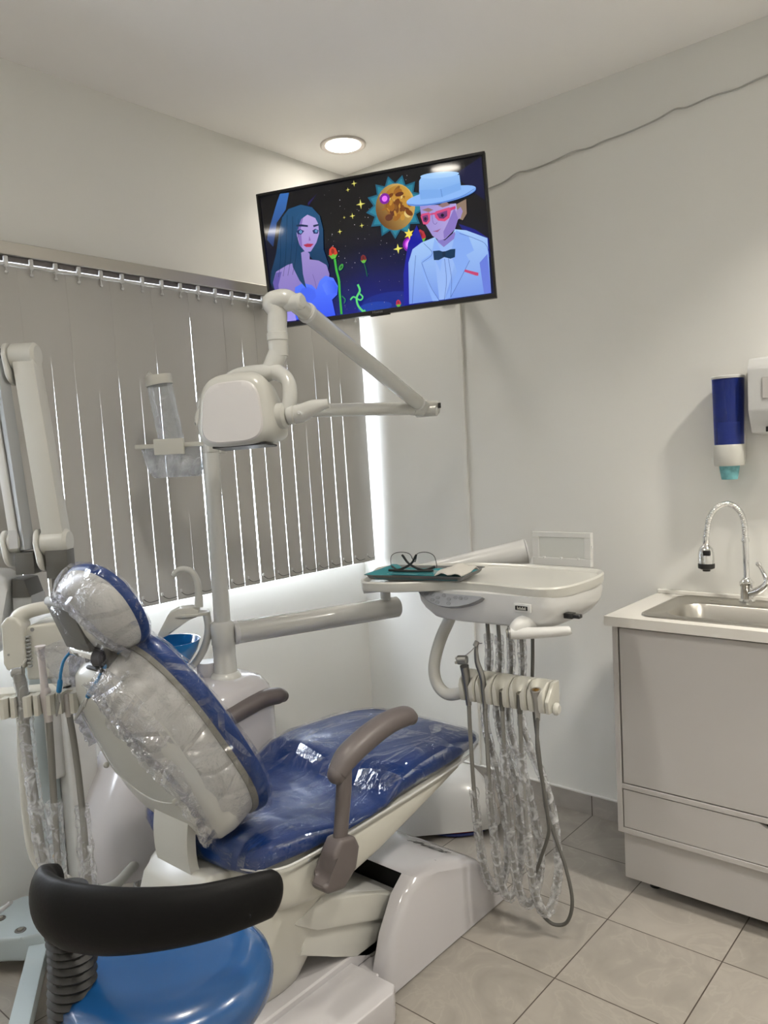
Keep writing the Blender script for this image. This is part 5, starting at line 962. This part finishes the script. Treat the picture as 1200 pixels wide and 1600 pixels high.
bm = B(); prism(bm, [(-.10, -.06), (.06, -.07), (.065, .02), (-.09, .04)], .0125, .0145, tv0, 0); tag(obj('sterile_pouch', bm, mat('teal_film_pouch', (.05, .30, .34), .2, coat=.5), origin=(1.0, -.82, 1.058)), 'flat shiny teal pouch under the safety glasses', 'pouch')
# safety glasses: clear wrap lenses, black temples folded in an X
sg = thing('safety_glasses', (.975, -.80, 1.062), 'clear safety glasses with crossed black temples on the instrument tray', 'safety glasses')
GC = frame((.955, -.832, 1.064), (.93, .30, 0), (-.28, .90, .20)); 
for s in (-1, 1):
    oc = [(s*.006, .030), (s*.014, .043), (s*.035, .049), (s*.058, .047), (s*.072, .036), (s*.076, .012), (s*.074, -.002)]
    bm = B(); tube(bm, [GC @ Vector((x, .034-abs(x)*.15, y)) for x, y in oc], .0011, 6, 5); obj('lens_rim', bm, M_blackp, sg)
    V0 = [(s*.006, .030), (s*.014, .043), (s*.035, .049), (s*.058, .047), (s*.072, .036), (s*.075, .006), (s*.045, .002), (s*.018, .008)]
    bm = B(); loft(bm, [[GC @ Vector((x, .034-abs(x)*.15+d_, y)) for x, y in V0] for d_ in (0, .0012)]); obj('lens', bm, film('clear_lens_%d' % (s+1), (.99, .995, .995), .004, .03, 2, .0003, crease=0.0), sg, flat=True)
    bm = B(); tube(bm, [GC @ Vector((s*.071, .020, .004)), GC @ Vector((s*.040, -.006, .003)), GC @ Vector((-s*.002, -.004, .022)), GC @ Vector((-s*.020, -.002, .046)), GC @ Vector((-s*.024, -.002, .052))], [.0042, .004, .0036, .0040, .003], 10, 5, flat=.6); obj('temple', bm, M_blackp, sg)
bm = B(); tube(bm, [GC @ Vector((-.074, -.004, .001)), GC @ Vector((.0, -.010, .0)), GC @ Vector((.074, -.004, .001))], [.0042, .0048, .0042], 10, 4, flat=.8); obj('brow_bar', bm, M_blackp, sg)
bm = B(); tube(bm, [GC @ Vector((-.008, .034, .030)), GC @ Vector((-.003, .036, .018)), GC @ Vector((.0, .037, .014)), GC @ Vector((.003, .036, .018)), GC @ Vector((.008, .034, .030))], .0014, 6, 4); obj('nose_bridge', bm, M_blackp, sg)

# ------------------------------------------------------------------ junction box behind the chair foot
JB = frame((.66, -.36, 0), (.70, .71, 0), (-.71, .70, 0))
jb = thing('floor_junction_box', (.66, -.36, 0), 'rounded white floor box behind the foot end of the chair', 'floor box')
bm = B(); loft(bm, [sring(JB @ Vector((0, 0, z)), JB.to_3x3() @ Vector((1, 0, 0)), JB.to_3x3() @ Vector((0, 1, 0)), a, b, e, 40) for z, a, b, e in ((.022, .215, .165, 5), (.075, .205, .155, 5), (.13, .185, .135, 4.5), (.175, .150, .105, 4), (.197, .11, .075, 3.5), (.204, .05, .03, 3))]); obj('cover', bm, M_white, jb)
bm = B(); bx(bm, -.17, .17, -.12, .12, 0, .028, 0, 1, JB); obj('floor_plate', bm, M_dark, jb)
for c, y in (((.35, .04, .01), -.150), ((.01, .02, .12), -.158)):
    bm = B(); tube(bm, [JB @ Vector((-.05, y+.03, .012)), JB @ Vector((.02, y, .010)), JB @ Vector((.11, y+.005, .010)), JB @ Vector((.17, y+.05, .012))], .006, 8, 5); obj('water_line', bm, mat('line_%d' % int(y*-1000), c, .4), jb)

# ------------------------------------------------------------------ mobile x-ray stand at the left edge
xr = thing('x_ray_stand', (.24, -1.70, 0), 'white mobile X-ray unit with folded scissor arms at the left edge', 'X-ray unit')
bm = B(); tube(bm, [(.10, -1.665, .05), (.30, -1.80, .055), (.60, -1.99, .045)], .030, 4, 1, flat=.9); bm.free()
def bar(bm, a, b, w, h, bev=.006):
    a = Vector(a); b = Vector(b); u = (b-a).normalized(); v = Vector((-u.y, u.x, 0)).normalized(); wv = u.cross(v); M = frame(a, u, v, wv); return bx(bm, 0, (b-a).length, -w/2, w/2, -h/2, h/2, bev, 2, M)
bm = B(); bar(bm, (.245, -1.745, .065), (.68, -2.03, .055), .052, .042); obj('base_leg', bm, M_bluegrey, xr)
bm = B(); bar(bm, (.245, -1.70, .065), (.66, -1.40, .055), .05, .04); obj('base_leg', bm, M_bluegrey, xr)
bm = B(); prism(bm, [(.035, -1.77), (.10, -1.86), (.19, -1.86), (.25, -1.80), (.31, -1.72), (.30, -1.64), (.20, -1.60), (.09, -1.62), (.035, -1.70)], .045, .115, None, .010, 3); hb = obj('base_casting', bm, M_bluegrey, xr)
for x, y in ((.105, -1.795), (.215, -1.785)):
    bm = B(); cyl(bm, (x, y, .112), (x, y, .1165), .016, 20, .001); obj('casting_recess', bm, M_dgrey, hb); bm = B(); cyl(bm, (x, y, .116), (x, y, .119), .009, 6); obj('hex_bolt', bm, M_steel, hb)
for x, y in ((.06, -1.70), (.65, -2.01), (.63, -1.425)):
    bm = B(); cyl(bm, (x, y-.012, .024), (x, y+.012, .024), .0238, 20, .004); obj('castor', bm, M_dgrey, xr)
bm = B(); bx(bm, .215, .290, -1.735, -1.665, .11, .90, .012, 3); obj('column', bm, M_bluegrey, xr)
bm = B(); bx(bm, .235, .345, -1.665, -1.575, .16, 1.00, .015, 3); obj('column_cover', bm, M_white, xr)
bm = B(); bx(bm, .26, .32, -1.70, -1.62, .55, .80, .015, 3); obj('cable_housing', bm, M_white, xr)
bm = B(); cyl(bm, (.335, -1.712, .350), (.348, -1.722, .350), .005, 10); lathe(bm, [(0, 0), (.009, 0), (.012, .005), (.008, .012), (0, .013)], axis((.348, -1.722, .350), (.8, -.6, 0)), 16); obj('brass_knob', bm, M_brass, xr)
# big rounded housing
r2_ = Vector((.756, .654, 0)); f2_ = Vector((-.654, .756, 0))
HF = frame((.205, -1.752, 1.040), r2_, (0, 0, 1), Vector((.654, -.756, 0)))
bm = B(); prism(bm, [(-.10, -.11), (-.08, -.125), (-.03, -.125), (.01, -.10), (.03, .0), (.045, .06), (.048, .10), (.02, .118), (-.06, .125), (-.10, .115)], -.03, .06, HF, .018, 4); obj('control_housing', bm, M_white, xr)
bm = B(); prism(bm, [(.046, -.05), (.100, -.05), (.100, .045), (.046, .045)], -.055, .035, HF, .005, 2); obj('grey_block', bm, mat('light_grey_block', (.46, .47, .47), .4), xr)
bm = B(); prism(bm, [(.048, .040), (.100, .040), (.086, .090), (.052, .095)], -.05, .04, HF, .004, 2); obj('block_cap', bm, M_dgrey, xr)
# folded scissor arms
def xarm(p0, p1, w, dpt, m, name, ends=True):
    p0 = Vector(p0); p1 = Vector(p1); u = (p1-p0).normalized(); L_ = (p1-p0).length; s = r2_; n = s.cross(u).normalized(); bm = B()
    M = frame(p0, s, n, u); bx(bm, -w/2, w/2, -dpt/2, dpt/2, 0, L_, .006, 2, M); a = obj(name, bm, m, xr)
    if ends:
        for p, q in ((p0, 1), (p1, -1)):
            bm = B(); cyl(bm, p-s*(w/2+.012), p+s*(w/2+.004), dpt*.62, 26, .008); obj('arm_knuckle', bm, M_creamw, a)
            bm = B(); c = p-s*(w/2+.016); prism(bm, [(dpt*.66*math.cos(t), dpt*.66*math.sin(t)-(dpt*.75 if math.sin(t) < -.2 else 0)) for t in [2*PI*i/24 for i in range(24)]], -.006, .006, frame(c, n*1.0, u, s), .005, 3); obj('side_cap', bm, M_creamw, a)
    return a
xarm((.385, -1.665, 1.232), (.297, -1.668, 1.748), .060, .058, M_creamw, 'scissor_arm')
xarm((.300, -1.735, 1.238), (.212, -1.733, 1.737), .024, .050, M_white, 'scissor_arm')
bm = B(); bar(bm, (.330, -1.725, 1.215), (.248, -1.722, 1.748), .030, .040, .003); obj('middle_arm', bm, M_grey, xr)
bm = B(); bx(bm, -.012, .012, -.001, .001, 0, .05, 0, 1, frame((.322, -1.757, 1.222), (.756, .654, 0), (-.6, .75, 0))); obj('rating_label', bm, mat('label_white', (.5, .5, .5), .5), xr)
bm = B(); bx(bm, -.026, .026, -.024, .024, -.055, .005, .003, 2, frame((.330, -1.725, 1.205), r2_, f2_)); obj('arm_bracket', bm, M_dgrey, xr); bm = B(); bx(bm, -.022, .022, -.024, .024, -.01, .045, .003, 2, frame((.238, -1.722, 1.725), r2_, f2_)); obj('arm_bracket', bm, M_dgrey, xr)
bm = B(); bx(bm, -.030, .030, -.026, .026, -.065, .012, .003, 2, frame((.392, -1.665, 1.200), r2_, f2_)); obj('arm_bracket', bm, M_dgrey, xr); bm = B(); bx(bm, -.022, .022, -.020, .020, -.20, -.06, .003, 2, frame((.394, -1.665, 1.200), r2_, f2_)); obj('arm_bracket', bm, M_dgrey, xr)
# tube head with carrying handle
TF = frame((.494, -1.748, .985), r2_, (0, 0, 1), Vector((.654, -.756, 0)))
bm = B(); prism(bm, [(-.055, -.085), (.07, -.085), (.075, .05), (.06, .062), (-.04, .055), (-.055, .04)], -.05, .055, TF, .016, 4); obj('tube_head', bm, M_cream, xr)
bm = B(); tube(bm, [TF @ Vector((.09, .100, .02)), TF @ Vector((.02, .098, .03)), TF @ Vector((-.045, .088, .04)), TF @ Vector((-.068, .070, .045)), TF @ Vector((-.074, .03, .045))], [.014, .016, .018, .022, .024], 18, 6); obj('tube_handle', bm, M_cream, xr)
bm = B(); prism(bm, [(-.102, -.035), (-.095, -.052), (-.075, -.058), (-.052, -.052), (-.046, -.03), (-.046, .060), (-.060, .080), (-.085, .083), (-.100, .065)], .022, .075, TF, .012, 4); obj('end_housing', bm, M_cream, xr)
bm = B()
for i in range(9): bx(bm, -.046, -.036, -.050+.0095*i, -.045+.0095*i, .02, .065, .001, 1, TF)
obj('ribbed_grip', bm, M_grey, xr)
bm = B(); cyl(bm, TF @ Vector((-.085, -.012, .0755)), TF @ Vector((-.085, -.012, .0765)), .003, 12); cyl(bm, TF @ Vector((-.030, .045, .055)), TF @ Vector((-.030, .045, .0562)), .005, 14); obj('housing_screw', bm, M_tool, xr)
bm = B(); tube(bm, [TF @ Vector((.05, .03, -.04)), TF @ Vector((-.02, .06, -.10)), (.30, -1.70, 1.0)], .028, 16, 4); obj('rear_joint', bm, M_white, xr)
# cable
bm = B(); tube(bm, [(.46, -1.90, .34), (.40, -1.92, .29), (.33, -1.93, .22), (.25, -1.93, .15), (.235, -1.94, .10), (.29, -1.99, .075), (.36, -2.05, .055), (.44, -2.10, .03), (.52, -2.13, .012), (.60, -2.15, .006)], .0052, 10, 6)
tag(obj('floor_cable', bm, mat('light_grey_cable', (.40, .40, .41), .45), origin=(.4, -1.95, .1)), 'light grey cable hanging in a loop down to the floor at the left edge', 'cable')

# ------------------------------------------------------------------ assistant's instrument holder
ah = thing('assistant_holder', (.56, -1.85, .85), 'cream assistant instrument holder with curved white frame tube left of the chair back', 'instrument holder')
AF = frame((.590, -1.872, .878), (.756, .654, .0), (-.654, .756, 0))     # x to the right, y away
bm = B()
prism(bm, [(-.19, -.015), (-.13, .03), (.02, .055), (.105, .04), (.112, .0), (.10, -.012), (-.19, -.03)], -.020, .026, AF, .006, 2); obj('holder_body', bm, M_cream, ah)
for k, x0_ in enumerate((-.134, -.079, -.024, .031, .086)):
    bm = B(); w = .051; cx = x0_+w*.5
    poly = [(x0_, .02), (x0_, -.040), (x0_+.006, -.050), (cx-.010, -.050), (cx-.010, -.025)]+[(cx+.010*math.cos(PI-PI*i/6), -.025+.010*math.sin(PI*i/6)) for i in range(1, 6)]+[(cx+.010, -.025), (cx+.010, -.050), (x0_+w-.006, -.050), (x0_+w, -.040), (x0_+w, .02)]
    prism(bm, poly, -.030, .018, AF @ Matrix.Translation((0, 0, .002*k)), 0); obj('holder_slot', bm, M_cream, ah, ang=30)
bm = B(); tube(bm, [(.526, -1.862, .860), (.526, -1.862, .814), (.529, -1.868, .727), (.538, -1.873, .584), (.550, -1.872, .490), (.572, -1.857, .440), (.600, -1.825, .412), (.625, -1.78, .37), (.60, -1.70, .335), (.53, -1.61, .315), (.46, -1.53, .30)], .0135, 16, 6); obj('frame_tube', bm, M_creamw, ah)
def ainst(name, label, x, top, pts, m, hose_pts, sleeve0, hm=M_hose, sr=.016, hr=.0085):
    t = thing(name, AF @ Vector((x, -.03, 0)), label, 'suction handpiece' if 'suction' in name else 'syringe' if 'syringe' in name else 'hose', 'instruments in the assistant holder')
    if pts:
        bm = B(); tube(bm, [AF @ Vector(p) for p in pts[0]], pts[1], 16, 5); obj('body', bm, m, t)
    bm = B(); tube(bm, hose_pts, hr, 12, 5); obj('hose', bm, hm, t)
    if sleeve0 is not None:
        Q = smooth_path(hose_pts, 5)[sleeve0:]; bm = B(); tube(bm, Q, sr, 14, 2, caps=False, fn=lambda i, j: 1+.28*noise.noise(Vector((i*.5, 0, x*50)))+.22*noise.noise(Vector((i*.7, j*.9, x*90)))); obj('plastic_sleeve', bm, M_sleeve, t, ang=70)
    return t
a = lambda x, y, z: tuple(AF @ Vector((x, y, z)))
s1 = ainst('air_water_syringe', 'grey air and water syringe wrapped in film, leftmost in the assistant holder', .003, 0, ([(.005, -.030, -.035), (.004, -.030, .03), (.000, -.032, .065), (-.002, -.033, .078)], [.012, .0135, .0140, .0130]), M_tool,
      [a(.005, -.03, -.03), (.613, -1.890, .751), (.623, -1.890, .659), (.635, -1.890, .552), (.648, -1.888, .459), (.66, -1.88, .30), (.665, -1.87, .15)], 0, hr=.0088, sr=.017)
bm = B(); tube(bm, [a(.002, -.034, .080), a(.010, -.034, .096), a(.022, -.034, .112)], .0018, 8, 4); obj('tip', bm, M_chrome, s1)
bm = B(); cyl(bm, a(-.016, -.036, .078), a(.012, -.03, .080), .0115, 16, .003); obj('valve_head', bm, M_tool, s1)
bm = B(); tube(bm, [a(.005, -.030, -.03), a(.004, -.030, .03), a(.001, -.032, .060)], .0155, 14, 8, caps=False, fn=lambda i, j: 1+.12*noise.noise(Vector((i*.7, j*.9, 5)))); obj('film_wrap', bm, M_sleeve, s1, ang=70)
s2 = ainst('suction_handpiece', 'pale suction handpiece with flared tip standing in the assistant holder', .060, 0, ([(.060, -.028, -.045), (.058, -.028, -.005), (.057, -.028, .020), (.057, -.028, .030), (.056, -.028, .036), (.055, -.028, .08), (.054, -.028, .118), (.054, -.028, .128), (.054, -.028, .138)], [.0095, .0120, .0125, .0120, .0090, .0082, .0080, .0095, .0125]), mat('pale_suction_plastic', (.55, .51, .50), .4),
      [a(.060, -.028, -.04), (.642, -1.850, .745), (.648, -1.856, .637), (.655, -1.862, .514), (.663, -1.864, .406), (.67, -1.86, .20), (.675, -1.85, .12)], 10, hr=.0080, sr=.019)
s3 = ainst('suction_hose', 'grey suction hose hanging from the right end of the assistant holder', .106, 0, ([(.108, -.028, -.035), (.107, -.028, .0), (.106, -.028, .020)], [.008, .0085, .0065]), mat('pale_coupling', (.50, .47, .45), .4),
      [a(.109, -.028, -.03), (.683, -1.812, .773), (.694, -1.812, .665), (.703, -1.815, .557), (.713, -1.819, .418), (.72, -1.815, .25), (.725, -1.81, .12)], 12, hr=.0076, sr=.018)

# ------------------------------------------------------------------ stool in the foreground
st = thing('assistant_stool', (1.31, -1.965, 0), 'round blue stool with black padded wrap-around backrest in the foreground', 'stool')
SXc, SYc = 1.264, -1.958
def st_ring(z, r): return sring((SXc, SYc, z), (1, 0, 0), (0, 1, 0), r, r, 2, 56)
bm = B(); loft(bm, [st_ring(z+.034, r) for z, r in ((.418, .10), (.420, .150), (.428, .172), (.445, .182), (.468, .185), (.488, .180), (.503, .164), (.511, .14), (.513, .10), (.510, .05), (.508, .01))]); obj('seat', bm, M_stoolblue, st)
bm = B(); tube(bm, [(1.154, -2.093, 0.720), (1.176, -2.124, 0.721), (1.218, -2.142, 0.720), (1.286, -2.143, 0.725), (1.364, -2.121, 0.733), (1.434, -2.081, 0.741), (1.488, -2.032, 0.746), (1.519, -1.980, 0.748), (1.528, -1.931, 0.742), (1.522, -1.913, 0.736)], [.026, .044, .053, .056, .053, .048, .043, .040, .037, .019], 28, 6, flat=.50, ref=(0, 0, 1)); obj('backrest', bm, M_black, st)
bm = B(); P = [(1.198, -2.105, .715), (1.196, -2.098, .61), (1.196, -2.106, .50), (1.205, -2.10, .43), (1.225, -2.07, .37), (1.25, -2.02, .335)]
tube(bm, P, .0375, 26, 30, fn=lambda i, j: 1.0+.09*math.cos(i*PI/2.0)); obj('bellows', bm, mat('black_rubber', (.013, .013, .013), .5), st, ang=80)
bm = B(); lathe(bm, [(0, .43), (.07, .43), (.075, .450), (0, .452)], Matrix.Translation((SXc, SYc, 0)), 30); cyl(bm, (SXc, SYc, .10), (SXc, SYc, .44), .026, 22, .002); bx(bm, 1.21, 1.30, -2.06, -1.90, .40, .43, .006, 2); obj('column', bm, M_chrome, st)
for k in range(5):
    a_ = 2*PI*k/5+.3; e = Vector((SXc+.21*math.cos(a_), SYc+.21*math.sin(a_), .065))
    bm = B(); tube(bm, [(SXc, SYc, .10), (SXc+.11*math.cos(a_), SYc+.11*math.sin(a_), .09), e], [.024, .020, .014], 12, 3); lg = obj('leg', bm, M_chrome, st)
    bm = B(); cyl(bm, e+Vector((-.018*math.sin(a_), .018*math.cos(a_), -.040)), e+Vector((.018*math.sin(a_), -.018*math.cos(a_), -.040)), .0248, 18, .004); obj('castor', bm, M_blackp, lg)
